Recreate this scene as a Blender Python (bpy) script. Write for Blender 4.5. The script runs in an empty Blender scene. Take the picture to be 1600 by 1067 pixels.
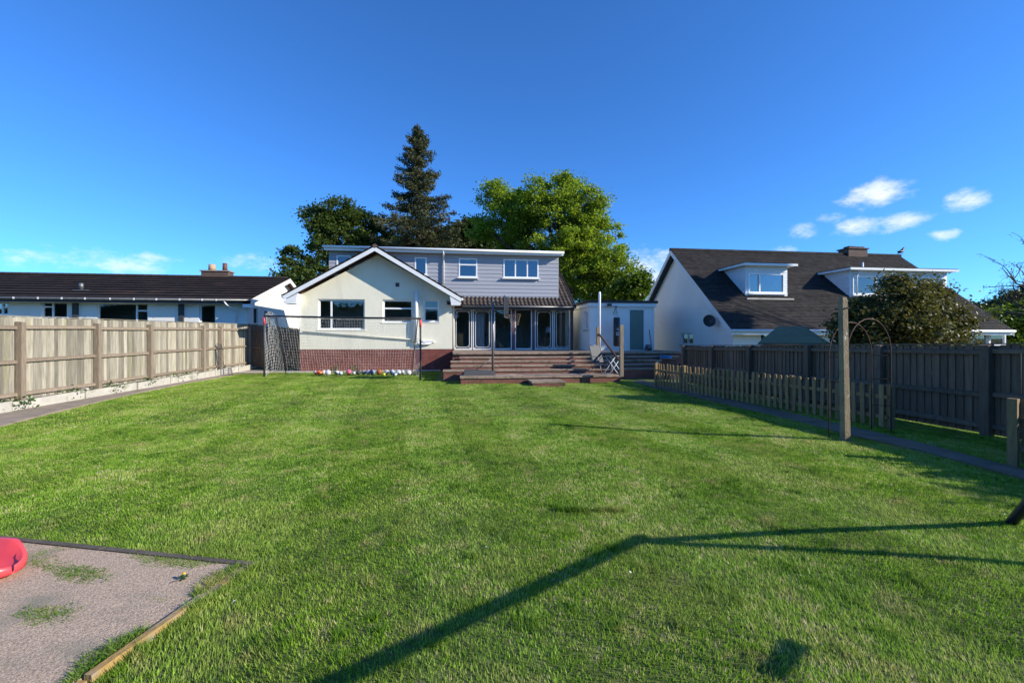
import bpy, math, random
import numpy as np
from mathutils import Vector, Matrix
random.seed(7); rng = np.random.default_rng(7)
R = math.radians
scene = bpy.context.scene
C = scene.collection

# ------------------------------------------------------------------ camera, sky, sun, exposure
F, PHI, HC, HOR = 700.0, R(7.5), 1.6, 528.0         # focal length in px of a 1600 px frame, yaw, eye height, horizon row
cam_d = bpy.data.cameras.new('camera'); cam = bpy.data.objects.new('camera', cam_d); C.objects.link(cam)
cam.location = (0, 0, HC); cam.rotation_euler = (R(90), 0, -PHI)
cam_d.sensor_width = 36; cam_d.lens = 36 * F / 1600; cam_d.shift_y = -5.5 / 1600
cam_d.clip_start = 0.05; cam_d.clip_end = 2000
scene.camera = cam
SUN_EL, SUN_AZ = R(25.5), R(113.8)                   # azimuth clockwise from +Y
to_sun = Vector((math.sin(SUN_AZ) * math.cos(SUN_EL), math.cos(SUN_AZ) * math.cos(SUN_EL), math.sin(SUN_EL)))
sl = bpy.data.lights.new('sun', 'SUN'); sl.energy = 4.3; sl.angle = R(0.53); sl.color = (1.0, 0.93, 0.80)
sun = bpy.data.objects.new('sun', sl); C.objects.link(sun)
sun.rotation_euler = to_sun.to_track_quat('Z', 'Y').to_euler(); sun.location = (20, -10, 30)

def ang(px, py):                                     # pixel of the photograph -> world direction
    x, z = (px - 800) / F, (HOR - py) / F
    return Vector((x * math.cos(PHI) + math.sin(PHI), -x * math.sin(PHI) + math.cos(PHI), z))
W = bpy.data.worlds.new('World'); scene.world = W; W.use_nodes = True
nt = W.node_tree; nt.nodes.clear()
def N(nt, t, **kw):
    n = nt.nodes.new(t)
    for k, v in kw.items():
        if k.startswith('i_'):
            n.inputs[int(k[2:]) if k[2:].isdigit() else k[2:].replace('_', ' ')].default_value = v
        else: setattr(n, k, v)
    return n
def L(nt, a, b): nt.links.new(a, b)
sky = N(nt, 'ShaderNodeTexSky', sky_type='NISHITA', sun_disc=False, sun_elevation=SUN_EL, sun_rotation=SUN_AZ,
        altitude=50, air_density=0.85, dust_density=0.2, ozone_density=3.5)
hs = N(nt, 'ShaderNodeHueSaturation'); hs.inputs['Saturation'].default_value = 1.0; hs.inputs['Value'].default_value = 1.0
wb = N(nt, 'ShaderNodeMix', data_type='RGBA', blend_type='MULTIPLY'); wb.inputs[0].default_value = 1.0; wb.inputs[7].default_value = (.30, .65, 1.04, 1)
L(nt, sky.outputs[0], wb.inputs[6]); L(nt, wb.outputs[2], hs.inputs['Color'])
tc = N(nt, 'ShaderNodeTexCoord')
nz = N(nt, 'ShaderNodeTexNoise'); nz.inputs['Scale'].default_value = 16; nz.inputs['Detail'].default_value = 8; nz.inputs['Roughness'].default_value = 0.68
mp = N(nt, 'ShaderNodeMapping'); mp.inputs['Scale'].default_value = (1, 1, 2.0)
L(nt, tc.outputs['Generated'], mp.inputs['Vector']); L(nt, mp.outputs[0], nz.inputs['Vector'])
acc = None
# fair-weather clouds low over the roofs: direction, half width, half height, density
CL = [(1366, 303, 62, 26, 1.0), (1345, 310, 30, 16, .5), (1420, 288, 24, 14, .55), (1447, 272, 14, 9, .4), (1506, 315, 40, 24, .95), (1481, 293, 16, 9, .3), (1405, 346, 66, 20, .8), (1345, 357, 50, 20, .9),
      (1252, 360, 36, 15, .8), (1297, 339, 34, 16, .6), (1476, 366, 36, 13, .75), (1502, 374, 22, 8, .35), (1226, 390, 30, 10, .55), (1115, 382, 26, 7, .35),
      (1015, 424, 64, 38, 1.0), (1000, 400, 30, 22, .5), (160, 408, 190, 30, .74), (400, 412, 70, 20, .74), (20, 372, 40, 8, .3), (-300, 395, 150, 30, .7), (1900, 360, 90, 30, .8), (2300, 300, 120, 40, .8)]
def math2(op, a, b=None, clamp=False):
    m = N(nt, 'ShaderNodeMath', operation=op, use_clamp=clamp)
    for i, v in enumerate((a, b)):
        if v is None: continue
        if isinstance(v, (int, float)): m.inputs[i].default_value = v
        else: L(nt, v, m.inputs[i])
    return m.outputs[0]
for (px, py, rx, ry, dn) in CL:
    d = ang(px, py).normalized(); dx = (ang(px + rx, py).normalized() - d).length; dz = abs(ang(px, py - ry).normalized().z - d.z)
    right = Vector((d.y, -d.x, 0)).normalized(); up = right.cross(d)
    def dot(v):
        n = N(nt, 'ShaderNodeVectorMath', operation='DOT_PRODUCT'); L(nt, tc.outputs['Generated'], n.inputs[0]); n.inputs[1].default_value = v; return n.outputs['Value']
    u = math2('POWER', math2('MULTIPLY', dot(right), 1 / dx), 2); v = math2('POWER', math2('MULTIPLY', dot(up), 1 / dz), 2)
    m = math2('SUBTRACT', 1.0, math2('ADD', u, v)); m = math2('MAXIMUM', m, -1.0)
    fwd = math2('GREATER_THAN', dot(d), 0.0)
    m = math2('MULTIPLY', math2('ADD', m, 1.0), fwd); m = math2('SUBTRACT', m, 1.0)
    m = math2('ADD', math2('MULTIPLY', m, 0.55), dn - 1.0)
    acc = m if acc is None else math2('MAXIMUM', acc, m)
k = math2('ADD', acc, math2('MULTIPLY', math2('SUBTRACT', nz.outputs['Fac'], 0.5), 2.0))
ramp = N(nt, 'ShaderNodeMapRange', interpolation_type='SMOOTHSTEP'); L(nt, k, ramp.inputs[0])
ramp.inputs[1].default_value = -0.10; ramp.inputs[2].default_value = 0.95; ramp.inputs[3].default_value = 0; ramp.inputs[4].default_value = 0.92
mx = N(nt, 'ShaderNodeMix', data_type='RGBA'); L(nt, ramp.outputs[0], mx.inputs[0]); L(nt, hs.outputs[0], mx.inputs[6])
mx.inputs[7].default_value = (4.9, 5.05, 5.3, 1)
bg = N(nt, 'ShaderNodeBackground'); bg.inputs['Strength'].default_value = 0.15; L(nt, mx.outputs[2], bg.inputs['Color'])
wo = N(nt, 'ShaderNodeOutputWorld'); L(nt, bg.outputs[0], wo.inputs['Surface'])
vs = scene.view_settings; vs.view_transform = 'Standard'; vs.look = 'None'; vs.gamma = 1; vs.exposure = 0.68; vs.use_curve_mapping = False
scene.cycles.max_bounces = 8; scene.cycles.transparent_max_bounces = 16

# ------------------------------------------------------------------ measuring helpers
def cw(xc, d, z=0.0):                                # metres right of and ahead of the viewpoint -> world
    return Vector((xc * math.cos(PHI) + d * math.sin(PHI), -xc * math.sin(PHI) + d * math.cos(PHI), z))
def G(px, py, z=0.0):                                # pixel on level z
    a = ang(px, py); t = (z - HC) / a.z; return Vector((a.x * t, a.y * t, z))
def PY(px, py, Y):
    a = ang(px, py); t = Y / a.y; return Vector((a.x * t, Y, HC + a.z * t))
def PX(px, py, X):
    a = ang(px, py); t = X / a.x; return Vector((X, a.y * t, HC + a.z * t))
def PD(px, py, d):
    a = ang(px, py); return Vector((a.x * d, a.y * d, HC + a.z * d))

# ------------------------------------------------------------------ mesh helpers
class MB:
    def __init__(s): s.v = []; s.f = []; s.t = []; s.sm = []
    def face(s, pts, tint=.5, smooth=False):
        b = len(s.v); s.v += [tuple(p) for p in pts]; s.f.append(tuple(range(b, b + len(pts)))); s.t.append(tint); s.sm.append(smooth)
    def mesh(s, vs, fs, tint=.5, smooth=False):
        b = len(s.v); s.v += [tuple(p) for p in vs]
        for f in fs: s.f.append(tuple(b + i for i in f)); s.t.append(tint); s.sm.append(smooth)
        return s
    def hexa(s, p, tint=.5):                         # 8 points: bottom ring then top ring
        return s.mesh(p, [(3, 2, 1, 0), (4, 5, 6, 7), (0, 1, 5, 4), (1, 2, 6, 5), (2, 3, 7, 6), (3, 0, 4, 7)], tint)
    def box(s, a, b, tint=.5):
        x0, y0, z0 = a; x1, y1, z1 = b
        return s.hexa([(x0, y0, z0), (x1, y0, z0), (x1, y1, z0), (x0, y1, z0), (x0, y0, z1), (x1, y0, z1), (x1, y1, z1), (x0, y1, z1)], tint)
    def bar(s, a, b, w, h, up=(0, 0, 1), tint=.5):   # square bar from a to b
        a = Vector(a); b = Vector(b); d = (b - a).normalized(); up = Vector(up)
        r = d.cross(up)
        if r.length < 1e-4: r = d.cross(Vector((1, 0, 0)))
        r.normalize(); u = r.cross(d)
        o = [(-w / 2, -h / 2), (w / 2, -h / 2), (w / 2, h / 2), (-w / 2, h / 2)]
        return s.hexa([a + r * x + u * y for x, y in o] + [b + r * x + u * y for x, y in o], tint)
    def tube(s, pts, r, n=8, tint=.5, smooth=True, cap=True):
        pts = [Vector(p) for p in pts]; rs = r if isinstance(r, (list, tuple)) else [r] * len(pts)
        b = len(s.v); ref = None
        for i, p in enumerate(pts):
            d = (pts[min(i + 1, len(pts) - 1)] - pts[max(i - 1, 0)]).normalized()
            if ref is None: ref = d.cross(Vector((0, 0, 1))) if abs(d.z) < .9 else d.cross(Vector((1, 0, 0)))
            x = (ref - d * ref.dot(d)).normalized(); ref = x; y = d.cross(x)
            for k in range(n):
                a = 2 * math.pi * k / n; s.v.append(tuple(p + (x * math.cos(a) + y * math.sin(a)) * rs[i]))
        for i in range(len(pts) - 1):
            for k in range(n):
                s.f.append((b + i * n + k, b + i * n + (k + 1) % n, b + (i + 1) * n + (k + 1) % n, b + (i + 1) * n + k)); s.t.append(tint); s.sm.append(smooth)
        if cap:
            s.f.append(tuple(b + k for k in reversed(range(n)))); s.t.append(tint); s.sm.append(False)
            e = b + (len(pts) - 1) * n; s.f.append(tuple(e + k for k in range(n))); s.t.append(tint); s.sm.append(False)
        return s
    def ball(s, c, r, nu=12, nv=8, tint=.5, fn=None):
        c = Vector(c); r = r if hasattr(r, '__len__') else (r, r, r); b = len(s.v)
        for j in range(nv + 1):
            th = math.pi * j / nv
            for i in range(nu):
                ph = 2 * math.pi * i / nu; d = Vector((math.sin(th) * math.cos(ph), math.sin(th) * math.sin(ph), math.cos(th)))
                k = fn(d) if fn else 1
                s.v.append((c.x + d.x * r[0] * k, c.y + d.y * r[1] * k, c.z + d.z * r[2] * k))
        for j in range(nv):
            for i in range(nu):
                s.f.append((b + j * nu + i, b + (j + 1) * nu + i, b + (j + 1) * nu + (i + 1) % nu, b + j * nu + (i + 1) % nu)); s.t.append(tint); s.sm.append(True)
        return s
    def prism(s, poly, vec, tint=.5):                # polygon (3-D points) pushed along vec
        poly = [Vector(p) for p in poly]; n = len(poly); vec = Vector(vec)
        fs = [tuple(reversed(range(n))), tuple(range(n, 2 * n))] + [(i, (i + 1) % n, n + (i + 1) % n, n + i) for i in range(n)]
        return s.mesh(poly + [p + vec for p in poly], fs, tint)
    def panel(s, axis, at, th, u0, u1, w0, w1, holes, tint=.5):   # flat wall with rectangular openings
        us = sorted({u0, u1} | {min(max(h[i], u0), u1) for h in holes for i in (0, 1)}); ws = sorted({w0, w1} | {min(max(h[i], w0), w1) for h in holes for i in (2, 3)})
        for a, b in zip(us, us[1:]):
            run = None
            for c, d in list(zip(ws, ws[1:])) + [(None, None)]:
                solid = c is not None and not any(h[0] < (a + b) / 2 < h[1] and h[2] < (c + d) / 2 < h[3] for h in holes)
                if solid: run = (run[0], d) if run else (c, d)
                elif run:
                    if axis == 'Y': s.box((a, at, run[0]), (b, at + th, run[1]), tint)
                    else: s.box((at, a, run[0]), (at + th, b, run[1]), tint)
                    run = None
        return s
    def build(s, name, mat, parent=None, loc=None):
        return link_mesh(name, np.array(s.v, dtype=np.float32), s.f, mat, parent, s.t, s.sm)
def link_mesh(name, v, f, mat, parent=None, tint=None, sm=None, local=False):
    me = bpy.data.meshes.new(name); me.from_pydata(v.tolist() if isinstance(v, np.ndarray) else v, [], f)
    if tint is not None:
        a = me.attributes.new('tint', 'FLOAT', 'FACE'); a.data.foreach_set('value', np.array(tint, dtype=np.float32))
    if sm is not None: me.polygons.foreach_set('use_smooth', np.array(sm, dtype=bool))
    me.materials.append(mat); me.update()
    o = bpy.data.objects.new(name, me); C.objects.link(o)
    if parent is not None:
        o.parent = parent
        if not local and parent.type == 'EMPTY': o.location = -parent.location
    return o
def fast_mesh(name, v, nper, mat, parent=None, tint=None):   # v: (faces*nper, 3) unshared corners
    me = bpy.data.meshes.new(name); n = len(v); k = n // nper
    me.vertices.add(n); me.vertices.foreach_set('co', np.ascontiguousarray(v, dtype=np.float32).ravel())
    me.loops.add(n); me.loops.foreach_set('vertex_index', np.arange(n, dtype=np.int32))
    me.polygons.add(k); me.polygons.foreach_set('loop_start', np.arange(0, n, nper, dtype=np.int32))
    me.update(calc_edges=True)
    if tint is not None:
        a = me.attributes.new('tint', 'FLOAT', 'FACE'); a.data.foreach_set('value', np.asarray(tint, dtype=np.float32))
    me.materials.append(mat)
    o = bpy.data.objects.new(name, me); C.objects.link(o)
    if parent is not None:
        o.parent = parent
        if parent.type == 'EMPTY': o.location = -parent.location
    return o
def tag(o, label, cat, group=None, kind=None):
    if label: o['label'] = label
    if cat: o['category'] = cat
    if group: o['group'] = group
    if kind: o['kind'] = kind
    return o
def thing(name, label, cat, loc=(0, 0, 0), rotz=0, group=None):
    o = bpy.data.objects.new(name, None); o.empty_display_size = .2; C.objects.link(o); o.location = loc; o.rotation_euler = (0, 0, rotz)
    return tag(o, label, cat, group)
def struct(o): o['kind'] = 'structure'; return o
def piece(src, parent, loc, rot=(0, 0, 0), scale=(1, 1, 1)):      # a further piece that shares mesh data
    o = src.copy(); C.objects.link(o); o.parent = parent; o.location = loc; o.rotation_euler = rot; o.scale = scale; return o

# ------------------------------------------------------------------ materials
def material(name): 
    m = bpy.data.materials.new(name); m.use_nodes = True; n = m.node_tree; p = n.nodes['Principled BSDF']; return m, n, p
def mixc(n, fac, a, b, mode='MIX'):
    x = N(n, 'ShaderNodeMix', data_type='RGBA', blend_type=mode)
    for i, v in ((0, fac), (6, a), (7, b)):
        if isinstance(v, (int, float)): x.inputs[i].default_value = v
        elif isinstance(v, tuple): x.inputs[i].default_value = v if len(v) == 4 else (*v, 1)
        else: L(n, v, x.inputs[i])
    return x.outputs[2]
def noise(n, vec, scale, detail=5, rough=.6, lo=.35, hi=.65):
    t = N(n, 'ShaderNodeTexNoise'); t.inputs['Scale'].default_value = scale; t.inputs['Detail'].default_value = detail; t.inputs['Roughness'].default_value = rough
    L(n, vec, t.inputs['Vector']); r = N(n, 'ShaderNodeMapRange'); L(n, t.outputs['Fac'], r.inputs[0]); r.inputs[1].default_value = lo; r.inputs[2].default_value = hi
    return r.outputs[0]
def M(name, c1, c2=None, scale=6.0, rough=.75, bump=0.0, bscale=40, stain=None, sscale=1.5, slo=.5, shi=.7, stretch=(1, 1, 1), tint=0.0, rand=0.0, metal=0.0, spec=.4, lo=.35, hi=.65):
    m, n, p = material(name); tcn = N(n, 'ShaderNodeTexCoord'); mpn = N(n, 'ShaderNodeMapping'); mpn.inputs['Scale'].default_value = stretch
    L(n, tcn.outputs['Object'], mpn.inputs['Vector']); vec = mpn.outputs[0]
    if rand:
        oi = N(n, 'ShaderNodeObjectInfo'); ad = N(n, 'ShaderNodeVectorMath', operation='ADD'); sc = N(n, 'ShaderNodeMath', operation='MULTIPLY'); sc.inputs[1].default_value = 37.0
        L(n, oi.outputs['Random'], sc.inputs[0]); L(n, vec, ad.inputs[0]); L(n, sc.outputs[0], ad.inputs[1]); vec = ad.outputs[0]
    c2 = c2 or tuple(x * .8 for x in c1)
    col = mixc(n, noise(n, vec, scale, lo=lo, hi=hi), c1, c2)
    if stain: col = mixc(n, noise(n, vec, sscale, 6, .65, slo, shi), col, stain)
    def vary(src, amt):
        nonlocal col
        r = N(n, 'ShaderNodeMapRange'); L(n, src, r.inputs[0]); r.inputs[3].default_value = 1 - amt; r.inputs[4].default_value = 1 + amt
        h = N(n, 'ShaderNodeHueSaturation'); L(n, col, h.inputs['Color']); L(n, r.outputs[0], h.inputs['Value']); col = h.outputs[0]
    if rand: vary(oi.outputs['Random'], rand)
    if tint:
        at = N(n, 'ShaderNodeAttribute', attribute_name='tint'); vary(at.outputs['Fac'], tint)
    L(n, col, p.inputs['Base Color']); p.inputs['Roughness'].default_value = rough; p.inputs['Metallic'].default_value = metal; p.inputs['Specular IOR Level'].default_value = spec
    if bump:
        t = N(n, 'ShaderNodeTexNoise'); t.inputs['Scale'].default_value = bscale; t.inputs['Detail'].default_value = 4; L(n, vec, t.inputs['Vector'])
        b = N(n, 'ShaderNodeBump'); b.inputs['Strength'].default_value = bump; b.inputs['Distance'].default_value = .02; L(n, t.outputs['Fac'], b.inputs['Height']); L(n, b.outputs[0], p.inputs['Normal'])
    return m
def brick_mat(name, c1, c2, mortar, axis='Y', moss=None, size=(.225, .075)):
    m, n, p = material(name); tcn = N(n, 'ShaderNodeTexCoord'); sp = N(n, 'ShaderNodeSeparateXYZ'); cb = N(n, 'ShaderNodeCombineXYZ'); L(n, tcn.outputs['Object'], sp.inputs[0])
    ad = N(n, 'ShaderNodeMath', operation='ADD'); L(n, sp.outputs[0], ad.inputs[0]); L(n, sp.outputs[1], ad.inputs[1]); L(n, ad.outputs[0], cb.inputs[0]); L(n, sp.outputs[2], cb.inputs[1])
    b = N(n, 'ShaderNodeTexBrick'); b.inputs['Scale'].default_value = 1; b.inputs['Brick Width'].default_value = size[0]; b.inputs['Row Height'].default_value = size[1]; b.inputs['Mortar Size'].default_value = .006
    b.inputs['Color1'].default_value = (*c1, 1); b.inputs['Color2'].default_value = (*c2, 1); b.inputs['Mortar'].default_value = (*mortar, 1); L(n, cb.outputs[0], b.inputs['Vector'])
    col = mixc(n, noise(n, tcn.outputs['Object'], 3.0), b.outputs['Color'], tuple(x * .62 for x in c1)); 
    col = mixc(n, .55, b.outputs['Color'], col)
    if moss: col = mixc(n, noise(n, tcn.outputs['Object'], 1.8, 6, .7, .5, .68), col, moss)
    L(n, col, p.inputs['Base Color']); p.inputs['Roughness'].default_value = .85
    bp = N(n, 'ShaderNodeBump'); bp.inputs['Strength'].default_value = .6; bp.inputs['Distance'].default_value = .008; L(n, b.outputs['Fac'], bp.inputs['Height']); bp.invert = True; L(n, bp.outputs[0], p.inputs['Normal'])
    return m
def glass_mat(name, tintc=(.80, .86, .88), base=.06):
    m = bpy.data.materials.new(name); m.use_nodes = True; n = m.node_tree; n.nodes.clear()
    tr = N(n, 'ShaderNodeBsdfTransparent'); tr.inputs[0].default_value = (*tintc, 1); gl = N(n, 'ShaderNodeBsdfGlossy'); gl.inputs['Roughness'].default_value = .02; gl.inputs['Color'].default_value = (.95, .97, 1, 1)
    fr = N(n, 'ShaderNodeFresnel'); fr.inputs['IOR'].default_value = 1.5; a = N(n, 'ShaderNodeMath', operation='ADD', use_clamp=True); a.inputs[1].default_value = base; L(n, fr.outputs[0], a.inputs[0])
    x = N(n, 'ShaderNodeMixShader'); L(n, a.outputs[0], x.inputs[0]); L(n, tr.outputs[0], x.inputs[1]); L(n, gl.outputs[0], x.inputs[2]); o = N(n, 'ShaderNodeOutputMaterial'); L(n, x.outputs[0], o.inputs[0]); return m
def leaf_mat(name, dark, light, trans=.35, gloss=.45, patch=.35):
    m = bpy.data.materials.new(name); m.use_nodes = True; n = m.node_tree; p = n.nodes['Principled BSDF']; out = n.nodes['Material Output']
    at = N(n, 'ShaderNodeAttribute', attribute_name='tint'); tcn = N(n, 'ShaderNodeTexCoord')
    col = mixc(n, at.outputs['Fac'], dark, light); col = mixc(n, noise(n, tcn.outputs['Object'], patch, 3), col, tuple((a + b) / 2 * .8 for a, b in zip(dark, light)))
    L(n, col, p.inputs['Base Color']); p.inputs['Roughness'].default_value = gloss; p.inputs['Specular IOR Level'].default_value = .3
    t = N(n, 'ShaderNodeBsdfTranslucent'); h = N(n, 'ShaderNodeHueSaturation'); h.inputs['Value'].default_value = 1.5; h.inputs['Saturation'].default_value = 1.1; L(n, col, h.inputs['Color']); L(n, h.outputs[0], t.inputs[0])
    x = N(n, 'ShaderNodeMixShader'); x.inputs[0].default_value = trans; L(n, p.outputs[0], x.inputs[1]); L(n, t.outputs[0], x.inputs[2]); L(n, x.outputs[0], out.inputs[0]); return m

m_soil = M('soil_and_thatch', (.12, .145, .035), (.075, .10, .022), 9, .95, .6, 60, stain=(.12, .11, .045), sscale=2.2, slo=.52, shi=.7)
m_ground = M('rough_ground', (.05, .075, .02), (.035, .05, .018), .4, .95)
m_cream = M('cream_render', (.80, .76, .61), (.765, .72, .57), 1.3, .9, .4, 45, stain=(.64, .60, .48), sscale=.8, slo=.54, shi=.8, stretch=(1.6, 1.6, .7))
m_white_render = M('white_render', (.84, .815, .755), (.80, .775, .715), 1.2, .9, .3, 45)
m_upvc = M('white_plastic', (.82, .82, .81), (.80, .80, .79), 3, .35)
m_paint = M('white_painted_timber', (.78, .79, .78), (.70, .71, .70), 4, .5, .05)
m_greyclad = M('grey_cladding', (.36, .365, .40), (.335, .34, .375), 5, .55, .12, 60, stretch=(1, 1, 8), rand=.03)
m_whiteclad = M('white_cladding', (.72, .74, .76), (.66, .68, .70), 4, .5, rand=.03)
m_soffit = M('brown_soffit', (.16, .07, .045), (.12, .055, .04), 3, .7)
m_brick = brick_mat('red_brick', (.21, .050, .036), (.165, .042, .034), (.20, .11, .09), moss=(.25, .10, .08))
m_brick_moss = brick_mat('mossy_red_brick', (.25, .085, .060), (.20, .07, .05), (.22, .16, .13), moss=(.055, .06, .018))
m_brick_dark = brick_mat('brown_brick', (.13, .075, .055), (.10, .06, .045), (.15, .13, .11))
m_coping = M('concrete_coping', (.34, .25, .185), (.26, .19, .14), 6, .9, .4, 50, stain=(.13, .11, .05), sscale=3, slo=.52, shi=.7, rand=.12)
m_conc = M('pale_concrete', (.50, .47, .40), (.42, .39, .33), 4, .9, .35, 60, stain=(.25, .24, .17), sscale=2.5, slo=.55, shi=.75, rand=.06)
m_path = M('worn_concrete_path', (.33, .26, .20), (.25, .20, .155), 2.5, .95, .4, 50, stain=(.12, .12, .055), sscale=1.8, slo=.55, shi=.72)
m_path2 = M('grey_concrete_path', (.20, .15, .10), (.13, .10, .065), 3, .95, .4, 50, stain=(.09, .10, .045), sscale=2.2, slo=.55, shi=.72)
m_slab = M('pink_aggregate', (.66, .49, .345), (.42, .305, .21), 75, .95, .9, 120, stain=(.33, .285, .20), sscale=2.2, slo=.5, shi=.7, stretch=(.8, 1.3, 1), lo=.42, hi=.58)
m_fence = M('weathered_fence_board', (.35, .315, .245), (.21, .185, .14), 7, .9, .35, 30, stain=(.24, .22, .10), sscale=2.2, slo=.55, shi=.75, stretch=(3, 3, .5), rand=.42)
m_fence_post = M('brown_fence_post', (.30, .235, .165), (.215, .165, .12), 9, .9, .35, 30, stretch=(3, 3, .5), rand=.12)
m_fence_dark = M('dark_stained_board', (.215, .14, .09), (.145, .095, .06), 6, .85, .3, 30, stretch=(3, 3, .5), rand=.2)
m_picket = M('picket_wood', (.33, .215, .10), (.23, .15, .07), 8, .85, .3, 30, stretch=(3, 3, .6), rand=.18)
m_oldpost = M('lichen_covered_post', (.27, .215, .13), (.19, .15, .095), 7, .9, .5, 35, stain=(.50, .50, .42), sscale=9, slo=.62, shi=.68, stretch=(1, 1, .7))
m_tile_main = M('brown_roof_tile', (.105, .082, .068), (.07, .055, .048), 3, .85, .3, 40, spec=.12, tint=.25, stain=(.15, .14, .085), sscale=5, slo=.6, shi=.75)
m_tile_left = M('dark_interlocking_tile', (.050, .038, .033), (.036, .029, .026), 1.2, .7, .2, 40, spec=.12, tint=.22, stain=(.105, .06, .045), sscale=.55, slo=.58, shi=.75)
m_tile_right = M('dark_plain_tile', (.046, .041, .038), (.030, .027, .025), 2.5, .85, .3, 40, spec=.12, tint=.35, stain=(.10, .085, .06), sscale=3, slo=.6, shi=.78)
m_felt = M('roofing_felt', (.035, .037, .04), (.05, .05, .05), 6, .9)
m_shedroof = M('blue_green_felt', (.006, .030, .045), (.005, .024, .036), 4, .95, spec=.05)
m_glass = glass_mat('window_glass', (.92, .95, .95), .04); m_glass_dark = glass_mat('upper_window_glass', (.55, .62, .68), .10)
m_purple = M('purple_brown_stain', (.13, .075, .085), (.095, .055, .065), 6, .6, stretch=(4, 4, .5))
m_sage = M('sage_door_paint', (.135, .20, .165), (.12, .18, .15), 3, .5)
m_steel = M('grey_metal', (.22, .22, .22), (.17, .17, .17), 5, .45, metal=.6)
m_black = M('black_plastic', (.018, .018, .02), (.025, .025, .028), 6, .45)
m_dkgrey = M('dark_grey_plastic', (.055, .057, .06), (.045, .046, .05), 4, .6)
m_navy = M('navy_painted_steel', (.016, .024, .075), (.02, .03, .09), 4, .35)
m_rust = M('rusted_iron', (.10, .05, .032), (.06, .035, .025), 14, .85, .3, 60)
m_timber_y = M('edging_timber', (.40, .245, .075), (.30, .19, .065), 8, .85, .4, 40, stain=(.26, .23, .19), sscale=2.8, slo=.45, shi=.6, rand=.1)
m_timber_d = M('old_dark_edging', (.13, .105, .08), (.09, .075, .055), 8, .9, .4, 40)
m_redpl = M('red_plastic', (.78, .075, .085), (.72, .07, .08), 3, .35, spec=.5)
m_net = M('white_cord', (.66, .66, .62), (.58, .58, .55), 5, .9)
m_pine = M('pine_furniture', (.55, .36, .15), (.45, .28, .11), 5, .6, stretch=(1, 1, 4))
m_fabric = M('white_fabric', (.75, .77, .80), (.62, .66, .72), 5, .9)
m_room = M('room_plaster', (.48, .48, .46), (.43, .43, .41), 2, .9)
m_floor = M('room_floor', (.10, .07, .05), (.08, .055, .04), 4, .6)
m_blue = M('blue_bucket_plastic', (.03, .20, .42), (.03, .17, .36), 3, .4)
m_pot = M('clay_chimney_pot', (.50, .34, .20), (.42, .28, .17), 6, .85)
m_bark = M('bark', (.085, .066, .05), (.05, .04, .032), 6, .95, .5, 20, stretch=(1, 1, .4))
m_barkpale = M('pale_bark', (.17, .13, .10), (.11, .085, .065), 6, .95, .5, 20, stretch=(1, 1, .4))
m_grass = None

# ------------------------------------------------------------------ ground
gm = MB(); S = 900
gm.face([(-S, -S, -.06), (S, -S, -.06), (S, S, -.06), (-S, S, -.06)])
struct(gm.build('ground', m_ground))

def lawn_z(x, y): return .012 * np.sin(x * 1.1 + .4) * np.cos(y * .8) + .008 * np.sin(x * 2.7 + y * 1.9)
lx = np.arange(-13, 12.01, .25); ly = np.arange(-4, 24.01, .25); gx, gy = np.meshgrid(lx, ly); gz = lawn_z(gx, gy)
vv = np.stack([gx, gy, gz], -1).reshape(-1, 3); nx = len(lx); ff = [(j * nx + i, j * nx + i + 1, (j + 1) * nx + i + 1, (j + 1) * nx + i) for j in range(len(ly) - 1) for i in range(nx - 1)]
struct(link_mesh('lawn', vv, ff, m_soil, None, None, [True] * len(ff)))

def strip(name, left, right, z, mat, th=.03):        # a path between two edge lines
    b = MB()
    for i in range(len(left) - 1):
        a, c, d, e = left[i], left[i + 1], right[i + 1], right[i]
        b.hexa([(p.x, p.y, z - th) for p in (a, e, d, c)] + [(p.x, p.y, z) for p in (a, e, d, c)])
    return struct(b.build(name, mat))
fence_l = lambda d: cw(-11.07 - .1693 * (d - 10), d)
fence_r = lambda d: cw(7.87 - .193 * (d - 7.36), d)
lp_out = [fence_l(d) + Vector((.10, 0, 0)) for d in (1, 8, 10, 12, 14, 16, 18, 20, 22.2)]
lp_in = [cw(-8.6, 1), G(0, 668), G(75, 648), G(150, 630), G(220, 614), G(290, 600), G(345, 590), G(378, 584), G(470, 582)]
strip('side_path', lp_in, lp_out, .035, m_path, .08)
rp_in = [cw(6.5, 2), G(1600, 756), G(1450, 716), G(1335, 689), G(1200, 655), G(1100, 629), G(1030, 612), G(985, 600)]
rp_out = [cw(7.1, 2), G(1600, 737), G(1450, 697), G(1345, 672), G(1210, 641), G(1110, 617), G(1040, 603), G(1000, 595)]
rp_in = [a_ + (b_ - a_) * .32 for a_, b_ in zip(rp_in, rp_out)]
strip('garden_path', rp_in, rp_out, .03, m_path2, .08)
wall_strip = MB().box((-10.0, 21.75, -.05), (-.6, 22.3, .045)); struct(wall_strip.build('wall_base_paving', m_conc))

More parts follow.
